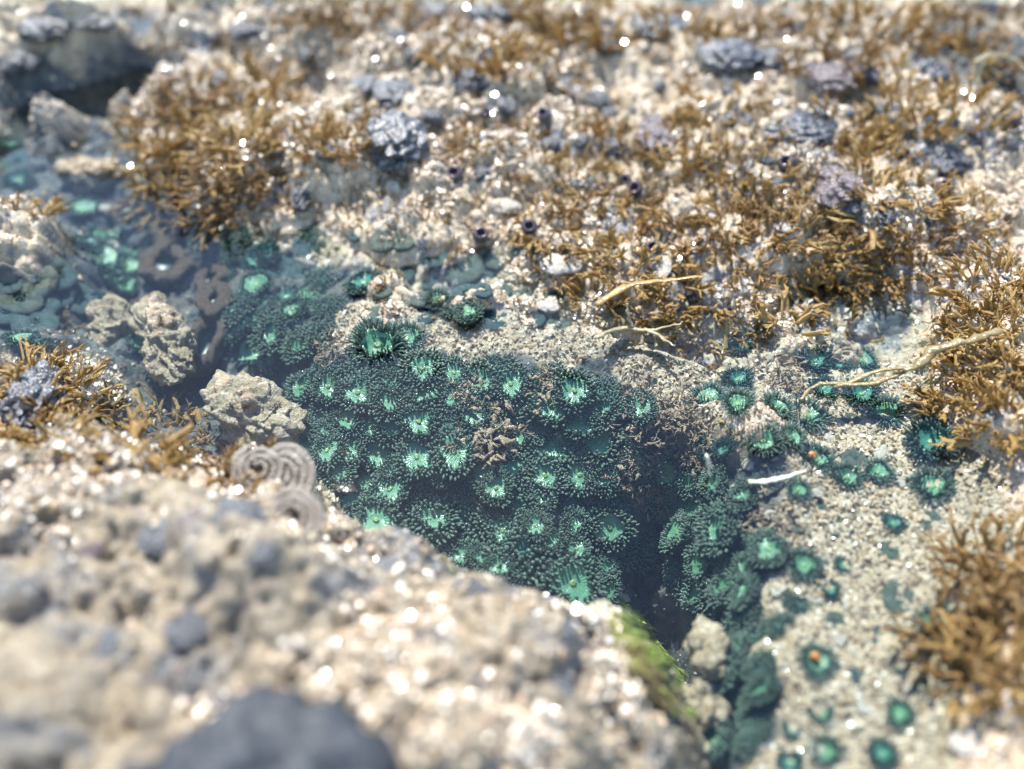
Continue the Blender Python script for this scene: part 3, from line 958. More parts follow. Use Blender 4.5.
# pixel x, y, radius in pixels, kind
AN = """
311 392 17 m;335 390 18 a;362 396 19 m;392 406 18 s;427 394 20 a;455 377 15 m;455 400 16 m;322 420 17 n;351 424 17 m;394 433 19 s;421 427 20 a;443 420 16 s;350 455 19 a;381 457 20 a;419 462 22 a
455 457 22 a;323 473 18 n;339 477 18 s;481 386 20 a;511 389 18 a;533 384 15 n;509 408 19 m;476 420 19 m;574 397 22 a;553 411 22 a;583 426 20 a;604 414 19 s;521 440 18 s;551 447 23 a;601 443 19 m;514 471 18 s;543 478 19 m
578 476 20 a;465 455 18 m;627 434 18 n;599 390 16 n;393 494 21 a;379 526 22 a;434 522 22 s;417 554 20 a;469 493 20 n;484 518 22 n;522 550 27 n;567 584 28 a;517 508 22 n;571 506 22 n;604 528 22 m;472 535 20 n
664 468 17 m;669 505 18 a;704 509 17 m;690 539 20 a;727 531 21 s;708 563 19 m;735 587 19 s;709 593 20 s;754 595 17 s;773 554 18 m;645 550 18 n;606 500 19 n
709 398 17 f;738 406 17 f;737 382 13 t;777 408 17 f;807 417 19 f;763 442 17 f;791 438 14 f;815 461 17 f;846 479 17 f;878 473 15 f;886 413 17 f;861 396 15 t;823 390 13 t;813 363 15 t;861 362 15 t;836 363 11 t;711 450 12 t;726 448 11 t;798 490 11 f;738 348 14 t;930 445 21 t;932 488 19 f
930 521 14 p;855 458 12 p;851 419 9 p;804 566 17 f;898 597 17 p;938 624 19 f;885 637 16 b;817 662 21 f;862 677 12 b;759 635 17 n;737 676 23 s;770 690 17 s;757 720 18 n;820 712 15 f;900 715 17 f;825 752 17 f;882 755 17 t;725 752 24 a;800 605 14 n;780 625 13 n
378 347 25 f;407 339 17 f;364 285 16 t;401 273 12 b;463 269 18 p;436 258 13 b;496 258 12 p;485 272 10 b;428 281 11 b;449 285 9 p;467 293 13 b;483 290 9 b;502 291 10 p;438 302 14 f;453 310 11 n;469 319 14 m;424 315 13 b;421 299 10 p;379 315 12 p;496 319 15 b;535 318 10 b;548 293 11 p;523 248 12 p;521 295 9 p;381 291 10 p;355 235 8 b;383 240 13 p;400 241 12 p;558 326 11 p;403 304 8 p;390 368 9 f
257 313 20 g;257 287 17 g;254 351 20 g;279 338 19 s;309 349 19 s;298 318 17 m;312 297 16 g;287 299 15 t;279 272 15 b;306 272 17 b;295 256 12 b;268 253 13 t;199 239 14 p;257 261 13 t;333 390 14 n;240 265 13 t;275 315 15 n;235 330 16 t
109 238 14 g;101 260 17 g;131 252 13 g;128 267 13 g;113 276 13 g;124 287 15 g;154 254 12 t;142 346 15 g;85 212 12 g;156 373 10 t;128 324 12 t;88 245 12 t
56 292 15 b;41 306 14 b;35 322 14 b;59 274 14 b;36 280 13 p;21 299 13 p;6 311 12 b;9 325 13 b;22 344 12 g;77 299 16 b;7 281 11 b;87 332 13 b;17 164 14 b;8 148 12 t;20 182 13 t;100 305 13 t;40 346 11 t
"""
alist = []
for ln in AN.replace("\n", ";").split(";"):
    q = ln.split()
    if len(q) == 4:
        alist.append([float(q[0]), float(q[1]), float(q[2]), q[3]])
CARPET = [(296, 372), (340, 368), (400, 380), (440, 365), (540, 376), (620, 385), (650, 420), (640, 470), (620, 500), (625, 545), (600, 600), (560, 585), (520, 580), (440, 560), (390, 545), (345, 500), (318, 490), (300, 430)]
WALL = [(650, 490), (700, 470), (750, 500), (765, 560), (765, 610), (740, 640), (770, 680), (760, 740), (715, 769), (700, 700), (715, 640), (690, 600), (665, 545)]
rr = random.Random(5)
for poly_, n_try, md in ((CARPET, 4000, 21.0), (WALL, 2500, 20.0), ([(230, 245), (315, 245), (330, 300), (318, 370), (290, 360), (240, 365), (228, 300)], 500, 20.0)):
    x0, x1 = min(p[0] for p in poly_), max(p[0] for p in poly_)
    y0, y1 = min(p[1] for p in poly_), max(p[1] for p in poly_)
    for _ in range(n_try):
        u, v = rr.uniform(x0, x1), rr.uniform(y0, y1)
        if math.hypot(u - 490, v - 445) < 20 or  not in_poly(u, v, poly_):
            continue
        if all(math.hypot(u - a[0], (v - a[1]) * 1.15) > md * (a[2] / 19) ** .5 for a in alist):
            alist.append([u, v, rr.uniform(13, 18), rr.choice('mmsn') if poly_ is CARPET else rr.choice('nns')])
SAND = [(700, 385), (900, 400), (960, 470), (920, 560), (930, 690), (900, 765), (790, 765), (775, 640), (810, 540), (740, 480)]
extra = 0
for _ in range(3000):
    u, v = rr.uniform(690, 970), rr.uniform(380, 765)
    if extra < 12 and in_poly(u, v, SAND) and all(math.hypot(u - a[0], v - a[1]) > a[2] + 15 for a in alist):
        alist.append([u, v, rr.uniform(8, 13), rr.choice('fttpp')])
        extra += 1
print('anemones', len(alist))
au = np.array([a[0] for a in alist])
av = np.array([a[1] for a in alist])
AP, ANrm, AS = hits(au, av)
ok_ = [i for i in range(len(alist)) if AS[i] == 0]
alist = [alist[i] for i in ok_]
AP, ANrm = AP[ok_], ANrm[ok_]

KIND_WORDS = {'a': 'wide open bright green disc', 'm': 'middling green disc', 's': 'narrow slit of green disc', 'n': 'dark tentacles closing over its disc', 'f': 'spiky grey-green fringe and light green disc',
              't': 'dull teal disc and tentacles', 'g': 'broad mint green disc', 'p': 'smooth pale grey-green half-closed rim', 'b': 'blue-green half-closed ring'}


def zone_of(u, v):
    if in_poly(u, v, CARPET):
        return 'in the carpet'
    if in_poly(u, v, WALL) or (680 < u < 790 and v > 600):
        return 'on the trench wall'
    if u >= 640 and v > 330:
        return 'on the sand flat'
    if u < 100 or (u < 165 and v < 380):
        return 'in the blue pool end'
    if u < 345:
        return 'on the tan ring ledge'
    return 'on the gravel ledge'


ORD = ['first', 'second', 'third', 'fourth', 'fifth', 'sixth', 'seventh', 'eighth', 'ninth', 'tenth', 'eleventh', 'twelfth', 'thirteenth', 'fourteenth', 'fifteenth', 'sixteenth', 'seventeenth', 'eighteenth', 'nineteenth', 'twentieth']
ORD += ['twenty-' + o for o in ORD[:9]] + ['thirtieth'] + ['thirty-' + o for o in ORD[:9]] + ['fortieth'] + ['forty-' + o for o in ORD[:9]]


def ordinals(items, key):
    """rows by height in the picture, then a place along the row: {index: (row, place)}"""
    out = {}
    groups = {}
    for i, it in enumerate(items):
        groups.setdefault(key(it), []).append(i)
    for g, idx in groups.items():
        idx.sort(key=lambda i: items[i][1])
        per = 1 if len(idx) <= 4 else max(3, math.ceil(math.sqrt(len(idx) * 1.3)))
        if len(idx) <= 4:
            for r_, i in enumerate(sorted(idx, key=lambda i: items[i][0])):
                out[i] = (None, r_, len(idx))
            continue
        for r_, k in enumerate(range(0, len(idx), per)):
            for c_, i in enumerate(sorted(idx[k:k + per], key=lambda i: items[i][0])):
                out[i] = (r_, c_, len(idx))
    return out


odr = ordinals(alist, lambda a: (zone_of(a[0], a[1]), a[3]))


def placed(desc, where, o):
    r_, c_, n = o
    if n == 1:
        return f"{desc} {where}"
    if r_ is None:
        return f"{desc} {where}, {ORD[c_]} of {['one', 'two', 'three', 'four'][n - 1]} from the left"
    return f"{desc} {where}, {ORD[r_]} row down, {ORD[c_]} along"


SHORT = {'a': 'wide green-disc anemone', 'm': 'middling green-disc anemone', 's': 'slit-disc green anemone', 'n': 'dark tentacled anemone', 'f': 'spiky-fringed green anemone', 't': 'dull teal anemone',
         'g': 'mint-disc anemone', 'p': 'pale half-closed anemone', 'b': 'blue-green ring anemone'}
for i, (u, v, r, kd) in enumerate(alist):
    k = rr.randrange(3)
    src = PROTO[kd][k]
    o = src if (kd, k) not in _first else copy_tree(src)
    _first.add((kd, k))
    p = AP[i]
    s = px_size(p) * r * (1.04 if kd in 'ams' else 1.12 if kd == 'n' else (1.02 if v > 640 else 1.22) if kd in 'ft' else 1.45 if u < 110 else 1.1)
    n = ANrm[i]
    CLEAR.append((p[0], p[1], s * (.6 if kd in 'pb' else .72)))
    stand(o, p + n * ((.34 if kd in 'ams' else -.18 if kd == 'n' else -.06 if kd == 'f' else -.06 if kd in 'pb' else -.05) * s), n, (s * rr.uniform(.85, 1.15), s * rr.uniform(.85, 1.15), s * rr.uniform(.75, 1.1) * (.7 if kd in 'pb' else 1)), rr.uniform(0, 6.28), .75 if kd not in 'pb' else .7)
    tag(o, placed(SHORT[kd], zone_of(u, v), odr[i]), 'anemone', 'open green anemones in the tide pool' if kd not in 'pb' else 'half-closed anemones in the shallows')
for kd, lst in PROTO.items():
    for k, o in enumerate(lst):
        if (kd, k) not in _first:
            for ch in list(o.children):
                bpy.data.objects.remove(ch)
            bpy.data.objects.remove(o)

# tan ring-shaped closed anemones in the pool
def ring(u, v, R1, thick, sx, spin, label, lift=0.0):
    p, n, _ = hits(u, v)
    p, n = p[0], n[0]
    s = px_size(p)
    mb = MB()
    prof = [(1 + thick * math.cos(t), thick * math.sin(t)) for t in np.linspace(math.pi * 1.5, -math.pi * .5, 18)]
    mb.lathe(prof, 56, fn=lambda x, y, z, a, r: (x * (1 + .10 * math.sin(2 * a + u) + .06 * math.sin(5 * a)), y * (1 + .08 * math.sin(3 * a + v) + .05 * math.cos(7 * a)), z * (1 + .3 * math.sin(2 * a + 1) + .15 * math.sin(9 * a + r * 8)) + .06 * math.sin(6 * a + 12 * r)))
    o = link('tan_ring_anemone', mb.mesh('tan_ring_anemone', M['tan_ring']))
    h = MB()
    h.lathe([(1 - thick * .6, -.05), (.4, -.25), (.1, -.3)], 24, close_top=True)
    link('throat', h.mesh('throat', M['throat']), o)
    stand(o, p + np.array([0, 0, .011 + lift]), n, (R1 * sx * s, R1 * s * 1.2, R1 * s), spin, .5)
    tag(o, label, 'anemone', 'tan ring-shaped anemones in the pool')


ring(211, 352, 24, .42, .62, -.35, 'large tan oval ring anemone with a long dark hole, beside the cream rock')
ring(172, 240, 14, .55, .75, .2, 'small tan ring anemone with a round dark hole near the bank')
ring(168, 274, 17, .45, 1.1, .9, 'greyish tan oval ring anemone lying flat in the pool')
ring(217, 309, 13, .6, .95, .3, 'tan crescent anemone between the two oval rings')
ring(214, 288, 10, .5, 1.2, -.3, 'thin brown ring anemone above the tan crescent')
ring(142, 320, 10, .5, .8, .5, 'small grey-brown ring anemone beside the cream rock')

# ------------------------------------------------------------------ snails
def make_snail():
    root = bpy.data.objects.new('sea_snail', None)
    COL.objects.link(root)
    s = MB()
    prof = [(.02, -.55), (.75, -.45), (1.0, -.1), (1.02, .15), (.92, .42), (.72, .62), (.62, .66)]
    s.lathe(prof, 32, fn=lambda x, y, z, a, r: (x * (1 + .06 * a / 6.28), y * (1 + .06 * a / 6.28), z + .02 * math.cos(14 * a)))
    link('shell', s.mesh('shell', M['snail']), root)
    t = MB()
    t.lathe([(.62 + .13 * math.cos(q), .68 + .13 * math.sin(q)) for q in np.linspace(math.pi * 1.5, -math.pi * .5, 12)], 32)
    link('aperture_rim', t.mesh('aperture_rim', M['snail_rim']), root)
    h = MB()
    h.lathe([(.60, .64), (.5, .4), (.25, .2), (.05, .15)], 24, close_top=True)
    link('aperture', h.mesh('aperture', M['snail_hollow']), root)
    return root


SN = [(455, 178, 7.5, 'black snail with a round opening alone on pale crust'), (544, 118, 6.5, 'dark snail with a grey mouth below the small blue lumps'), (655, 148, 7, 'purple-rimmed snail stuck on the purple-blue closed anemone'), (625, 182, 5, 'tiny brown snail beside the blue chip under weed'),
      (634, 192, 7, 'blue-black snail half hidden below the tiny brown one'), (481, 238, 7, 'blue-black snail with violet rim above the pale ring anemone'), (529, 229, 6.5, 'purple snail with a round mouth at the weed edge'), (652, 250, 6, 'black snail in the weed beside the cream chip'), (942, 191, 7.5, 'dark purple snail at the tip of a golden frond'),
      (785, 166, 7, 'black pointed snail below the wide dark closed anemone'), (571, 104, 5, 'dark brown snail near the tiny closed anemone'), (486, 115, 4.5, 'pinkish snail left of the pale blue lump')]
hp, hn, _ = hits([q[0] for q in SN], [q[1] for q in SN])
sn0 = make_snail()
for i, (u, v, r, lab) in enumerate(SN):
    o = sn0 if i == 0 else copy_tree(sn0)
    s = px_size(hp[i]) * r * 1.2
    view = Vector(CAM - hp[i]).normalized()
    n = (view * .75 + Vector((rr.uniform(-.3, .3), rr.uniform(-.1, .3), .35))).normalized()
    stand(o, hp[i] + np.array([0, -s * .3, s * .6]), n, s, rr.uniform(0, 6))
    tag(o, lab, 'snail', 'dark sea snails on the bank')

# ------------------------------------------------------------------ coiled tubes made up for the water's refraction swirls at the near rock's foot
def coil(u, v, r, turns, label, spin, z, flip=1):
    p = hits(u, v)[0][0]
    s = px_size(p) * 1.2
    mb = MB()
    n = int(40 * turns)
    pts_, rad = [], []
    for k in range(n + 1):
        t = k / n
        a = spin + flip * t * turns * 2 * math.pi
        q = 1.0 - .80 * t
        q *= 1 + .05 * math.sin(2 * a + u) + .03 * math.sin(5 * a)
        pts_.append((q * math.cos(a), q * math.sin(a) * 1.1, .05 + .25 * t + .02 * math.sin(9 * a)))
        rad.append((.17 - .06 * t) * (1 + .14 * math.sin(k * .9 + u) + .08 * math.sin(k * 2.3)))
    pts_.insert(0, (1.25 * math.cos(spin - flip * .5), 1.25 * math.sin(spin - flip * .5), -.2))
    rad.insert(0, .15)
    mb.tube(pts_, rad, 10)
    o = link('swirl_tube', mb.mesh('swirl_tube', M['worm']))
    o.location = p
    nrm_ = Vector((CAM - p)).normalized() * .6 + Vector((0, 0, .6))
    stand(o, p, nrm_.normalized(), (r * s, r * s * 1.05, r * s))
    tag(o, label, 'worm shell', 'coiled tubes standing for water swirls at the water line')


coil(259, 471, 20, 3.0, 'brown tube made as a water swirl, dark centre, beside the brown weed tuft', 2.6, .014)
coil(282, 479, 25, 3.2, 'largest tube made as a water swirl, pale outer rim, middle of three', 5.8, .010)
coil(291, 519, 24, 3.0, 'tube made as a water swirl nearest the blurred rock hump', 5.4, .016)

# ------------------------------------------------------------------ seaweed
def frond(mb, rnd, p, d, length, rad, level, droop, flat=.28, fork=.5):
    n = 5
    P_, Q_ = [Vector(p)], [rad * .75]
    d = Vector(d).normalized()
    for k in range(n):
        d = (d + Vector((rnd.gauss(0, .11), rnd.gauss(0, .11), rnd.gauss(0, .10) - droop * .12))).normalized()
        P_.append(P_[-1] + d * length / n)
        t = (k + 1) / n
        Q_.append(rad * (1.0 + .25 * math.sin(3.1 * t)) * (1 - .72 * t if level == 0 else 1 - .25 * t))
    mb.tube(P_, Q_, 5, flat, Vector((rnd.gauss(0, 1), rnd.gauss(0, 1), rnd.gauss(0, 1) + .01)).normalized())
    if level > 0:
        for sgn in ((1, -1) if rnd.random() < .85 else (1,)):
            k = rnd.choice((2, 3, 4))
            sd_ = d.cross(Vector((rnd.gauss(0, .5), rnd.gauss(0, .5), 1))).normalized()
            frond(mb, rnd, P_[k], d + sd_ * sgn * rnd.uniform(.28, .62), length * rnd.uniform(.45, .7), rad * .82, level - 1, droop, flat)


def tuft_mesh(seed, n, mat, rad=.035, spread=1.0, levels=2, droop=.5, rise=.8, base=.25):
    rnd = random.Random(seed)
    mb = MB()
    for k in range(n):
        a = rnd.uniform(0, 6.283)
        r = base * math.sqrt(rnd.random())
        d = (math.cos(a) * spread * rnd.uniform(.3, 1), math.sin(a) * spread * rnd.uniform(.3, 1), rise * rnd.uniform(.5, 1.1))
        frond(mb, rnd, (r * math.cos(a), r * math.sin(a), -.08), d, rnd.uniform(.30, .62), rad * rnd.uniform(.7, 1.3), levels if rnd.random() < .7 else 1, droop)
    return mb.mesh('seaweed_tuft', mat)


def crumb_mesh(seed, n, mat, rad):
    """low ragged clump: short forked scraps rooted all over a patch"""
    rnd = random.Random(seed)
    mb = MB()
    for k in range(n):
        a, r = rnd.uniform(0, 6.283), .85 * math.sqrt(rnd.random())
        z = .28 * (1 - r * r)
        d = (rnd.gauss(0, .8), rnd.gauss(0, .8), rnd.uniform(-.1, 1.1))
        frond(mb, rnd, (r * math.cos(a), r * math.sin(a), z - .05), d, rnd.uniform(.12, .40), rad * rnd.choice((.45, .6, .8, 1.0, 1.9)), rnd.choice((1, 1, 2)), .5, .28)
    return mb.mesh('seaweed_tuft', mat)


TUFT = {
    'gold': [tuft_mesh(600 + i, 20, M['alga_gold'], .046, .9, 2, .1, .9, .5) for i in range(6)],
    'short': [tuft_mesh(620 + i, 22, M['alga_gold'], .046, .6, 1, .0, 1.1, .7) for i in range(4)],
    'brown': [tuft_mesh(640 + i, 20, M['alga_brown'], .044, .9, 2, .1, .9, .5) for i in range(5)],
    'antler': [tuft_mesh(660 + i, 9, M['alga_gold'], .064, 1.2, 2, .2, .7, .4) for i in range(5)],
    'coral': [crumb_mesh(680 + i, 48, M['alga_coral'], .046) for i in range(4)],
    'sandy': [crumb_mesh(690 + i, 80, M['alga_sandy'], .052) for i in range(3)],
}
TW = []   # u, v, size in px, kind, place phrase


def scatter(poly_, n, smin, smax, kinds, where, seed, md=.55):
    rnd = random.Random(seed)
    x0, x1 = min(p[0] for p in poly_), max(p[0] for p in poly_)
    y0, y1 = min(p[1] for p in poly_), max(p[1] for p in poly_)
    got = []
    for _ in range(n * 60):
        if len(got) >= n:
            break
        u, v = rnd.uniform(x0, x1), rnd.uniform(y0, y1)
        s = rnd.uniform(smin, smax)
        if in_poly(u, v, poly_) and all(math.hypot(u - g[0], v - g[1]) > md * min(s, g[2]) for g in got):
            got.append((u, v, s, rnd.choice(kinds), where))
    TW.extend(got)


scatter([(520, 200), (600, 180), (700, 190), (790, 190), (960, 180), (975, 215), (900, 285), (870, 325), (800, 335), (760, 345), (650, 320), (560, 285)], 66, 28, 46, ('gold', 'gold', 'brown', 'antler'), 'in the thick mat', 1, .5)
scatter([(130, 120), (200, 90), (275, 95), (290, 150), (225, 220), (155, 195)], 26, 34, 50, ('gold', 'brown'), 'in the mat overhanging dark water', 2)
scatter([(1024, 265), (975, 300), (945, 360), (940, 400), (985, 450), (1024, 440)], 22, 36, 56, ('antler', 'gold'), 'beside the thick olive stem', 3)
scatter([(1024, 530), (970, 580), (940, 640), (945, 690), (1024, 690)], 13, 50, 80, ('brown', 'gold'), 'in the blurred sand-edge weed', 4)
scatter([(20, 360), (70, 385), (120, 400), (205, 440), (190, 478), (100, 470), (20, 420)], 24, 38, 62, ('brown', 'gold', 'antler'), 'on the near rock rim', 5)
scatter([(300, 5), (1024, 5), (1024, 40), (960, 130), (880, 110), (700, 35), (560, 90), (460, 60), (320, 60)], 38, 28, 50, ('gold', 'short', 'brown'), 'on the far bank crest', 6, .8)
scatter([(430, 125), (690, 130), (720, 185), (600, 170), (520, 190), (440, 160)], 22, 18, 28, ('short', 'gold'), 'in the sparse middle band', 7, .8)
scatter([(690, 95), (790, 100), (780, 190), (700, 190), (640, 150)], 12, 26, 40, ('gold', 'short'), 'beside the wide dark anemone', 8)
scatter([(840, 110), (920, 120), (900, 200), (845, 200)], 8, 30, 44, ('gold',), 'around the brownish purple anemone', 9)
scatter([(300, 120), (370, 130), (365, 180), (320, 160)], 6, 26, 36, ('gold', 'short'), 'beside the broad knobbly anemone', 10)
scatter([(210, 440), (275, 470), (260, 500), (215, 490)], 6, 26, 36, ('brown',), 'behind the coiled worm tubes', 11)
scatter([(640, 390), (700, 420), (720, 470), (690, 500), (640, 500), (610, 470), (625, 420)], 19, 16, 30, ('coral', 'sandy'), 'between carpet and sand', 12, .75)
scatter([(735, 470), (770, 490), (795, 540), (765, 545), (745, 510)], 6, 18, 26, ('coral',), 'under the bleached stick', 14)
TW += [(40, 212, 30, 'gold', 'on the small pale rock'), (18, 208, 26, 'brown', 'on the small pale rock'), (945, 556, 30, 'antler', 'standing alone on the bare sand'), (490, 446, 34, 'sandy', 'as a cream clump in the middle of the carpet'),
       (470, 407, 20, 'sandy', 'filling a tan carpet pocket'), (543, 402, 22, 'sandy', 'filling a tan carpet pocket'), (505, 66, 44, 'gold', 'as the tall tuft on the crest'), (578, 34, 46, 'short', 'as the wide upright tuft on the crest'), (312, 12, 40, 'brown', 'at the top edge of the bank'), (330, 358, 20, 'coral', 'between the teal ledge and the carpet'), (310, 205, 24, 'brown', 'above the teal ledge'),
       (60, 330, 24, 'brown', 'beside the blue ring anemones'), (700, 355, 30, 'brown', 'at the wet edge of the sand flat'), (780, 372, 30, 'coral', 'at the wet edge of the sand flat'), (830, 362, 26, 'coral', 'under the thick stem'), (850, 340, 34, 'antler', 'over the small blue water gap')]
hp, hn, hs = hits([t[0] for t in TW], [t[1] for t in TW])
odr = ordinals(TW, lambda t: (t[4], t[3]))
WORDS = {'gold': 'golden brown seaweed tuft', 'short': 'short yellowish seaweed tuft', 'brown': 'brown seaweed tuft', 'antler': 'antler-branched seaweed tuft', 'coral': 'drab coralline weed tuft', 'sandy': 'cream coralline weed tuft'}
for i, (u, v, s_, kd, where) in enumerate(TW):
    o = link('seaweed_tuft', rr.choice(TUFT[kd]))
    s = px_size(hp[i]) * s_ * 1.15
    lift = .008 if 'blurred' in where else .006 if 'between' in where else .014 if 'clump' in where or 'pocket' in where else 0.0
    p = hp[i] + np.array([0, 0, lift])
    stand(o, p, hn[i], (s, s, s * rr.uniform(.75, 1.0)), rr.uniform(0, 6.28), .6)
    r_, c_, n = odr[i]
    tag(o, placed(WORDS[kd], where, odr[i]), 'seaweed', 'seaweed tufts on the rock')


def strand(name, lines, rad, mat, label, cat, z0=0.01, flat=.5, wob=.18):
    """lines: pixel polylines with heights above the bed"""
    mb = MB()
    rng_ = random.Random(len(label))
    for ln in lines:
        P_, Q_ = [], []
        n = len(ln)
        base, _, _ = hits([q[0] for q in ln], [q[1] for q in ln])
        raw = []
        for k, q in enumerate(ln):
            zz = max(base[k][2] + .004, z0 if len(q) < 3 else q[2])
            raw.append(Vector(at(q[0], q[1], zz)))
        m = 6 * (n - 1)
        for k in range(m + 1):
            t = k / m * (n - 1)
            i = min(int(t), n - 2)
            f = t - i
            a, b2, c2, d2 = raw[max(i - 1, 0)], raw[i], raw[i + 1], raw[min(i + 2, n - 1)]
            P_.append(.5 * ((2 * b2) + (c2 - a) * f + (2 * a - 5 * b2 + 4 * c2 - d2) * f * f + (3 * b2 - a - 3 * c2 + d2) * f ** 3))
            tt = k / m
            P_[-1] += Vector((rng_.gauss(0, 1), rng_.gauss(0, 1), rng_.gauss(0, .6))) * rad * wob * px_size(P_[-1])
            Q_.append(rad * 1.0 * (1 + rng_.uniform(-.22, .22)) * px_size(P_[-1]) * (.55 + .45 * math.sin(math.pi * min(1, tt * 1.1 + .12))) * (1 + .12 * math.sin(k * 1.7)))
        mb.tube(P_, Q_, 8, flat)
    o = link(name, mb.mesh(name, mat))
    return tag(o, label, cat)


strand('forked_seaweed', [[(594, 338), (620, 328), (651, 330), (682, 323, .022)], [(632, 328), (629, 316, .02), (627, 303, .028)], [(645, 329), (660, 336), (674, 346)]], 3.2, M['alga_pale'], 'pale yellow forked weed lying at the edge of the thick mat', 'seaweed', .012)
strand('olive_seaweed', [[(1000, 330, .045), (971, 340, .040), (934, 350, .032), (913, 368, .024), (879, 371, .014), (835, 388, .006)]], 5.5, M['alga_olive'], 'thick pale olive weed stem crossing above the small blue water gap', 'seaweed', .01)
strand('olive_seaweed', [[(905, 372, .018), (870, 384, .01), (820, 384, .005), (800, 400, .002)]], 3.5, M['alga_olive'], 'thinner olive weed stem under the thick one, trailing onto sand', 'seaweed', .004)
strand('olive_seaweed', [[(728, 318, .03), (727, 335, .018), (722, 355, .01)]], 3.0, M['alga_olive'], 'short upright yellow stem at the sandy edge of the mat', 'seaweed', .006)
strand('amber_seaweed', [[(595, 305, .03), (630, 285, .034), (670, 280, .036), (705, 276, .04)]], 4.0, M['alga_gold'], 'long amber blade across the cream chip in the mat', 'seaweed', .02, .3)
strand('driftwood_stick', [[(748, 482), (768, 481), (786, 477), (806, 471)]], 4.2, M['stick'], 'bleached white stick lying on the sand flat', 'stick', -.008, .5, .07)
strand('shell_tube', [[(706, 455, .02), (709, 468, .006), (711, 482, -.005)]], 3.2, M['stick'], 'white upright tube fragment in the drab debris weed', 'shell')
strand('pale_seaweed', [[(975, 62, .06), (990, 55, .06), (1012, 58, .05), (1030, 72, .05)], [(985, 58, .06), (978, 75, .05), (982, 92, .04)]], 3.0, M['alga_pale'], 'pale grey looping strand over the dark corner pocket', 'seaweed', .03)

# ------------------------------------------------------------------ green algae streaks on the near rock's flank
def blades(outline, n, seed, mat, label, L=(10, 22)):
    rnd = random.Random(seed)
    mb = MB()
    x0, x1 = min(p[0] for p in outline), max(p[0] for p in outline)
    y0, y1 = min(p[1] for p in outline), max(p[1] for p in outline)
    uv = []
    while len(uv) < n:
        u, v = rnd.uniform(x0, x1), rnd.uniform(y0, y1)
        if in_poly(u, v, outline):
            uv.append((u, v))
    b0, n0, _ = hits([q[0] for q in uv], [q[1] for q in uv])
    for k, (u, v) in enumerate(uv):
        s = px_size(b0[k])
        nn = Vector(n0[k])
        down = Vector((nn.x, nn.y, 0))
        down = (down - nn * down.dot(nn))
        if down.length < 1e-4:
            down = Vector((.5, -.8, 0))
        down = (down.normalized() * .35 + Vector((.55, -.75, -.2))).normalized()
        p = Vector(b0[k]) + nn * .001
        l = rnd.uniform(*L) * s
        side = Vector((rnd.gauss(0, .2), rnd.gauss(0, .2), rnd.gauss(0, .15)))
        P_ = [p, p + (down + side) * l * .4 + nn * l * .16, p + (down + side) * l * .75 + nn * l * .15, p + (down + side * 1.6) * l + nn * .02 * l]
        w = rnd.uniform(1.2, 2.6) * s
        mb.tube(P_, [w * .6, w, w * .9, w * .2], 5, .25, nn)
    o = link('green_seaweed', mb.mesh('green_seaweed', mat))
    return tag(o, label, 'seaweed')


blades([(603, 596), (614, 592), (636, 616), (622, 622)], 150, 1, M['alga_green'], 'small bright green weed patch at the tip of the near rock', (8, 14))
blades([(622, 632), (640, 640), (662, 658), (652, 674), (626, 650)], 420, 2, M['alga_green'], 'larger bright green weed patch on the near rock flank above the trench')
blades([(605, 625), (625, 640), (660, 690), (662, 706), (640, 690), (610, 645)], 200, 3, M['alga_olive'], 'olive streaky weed between the green patches and the blurred rock top', (14, 30))
blades([(600, 600), (626, 602), (660, 640), (694, 690), (694, 716), (664, 708), (612, 655)], 520, 5, M['alga_green'], 'mossy bright green film running down the near rock flank', (9, 18))
blades([(664, 680), (690, 712), (694, 730), (668, 715)], 120, 4, M['alga_sandy'], 'cream streaky weed at the foot of the green flank', (8, 16))

# ------------------------------------------------------------------ shell chips, one object each
def chip_mesh(seed):
    Vv, Fv = ico(3)
    Vv = lumpy(Vv, seed, .55, 1.3, 0.0)
    me = np_mesh('shell_chip', Vv, Fv)
    me.materials.append(M['shell'])
    return me


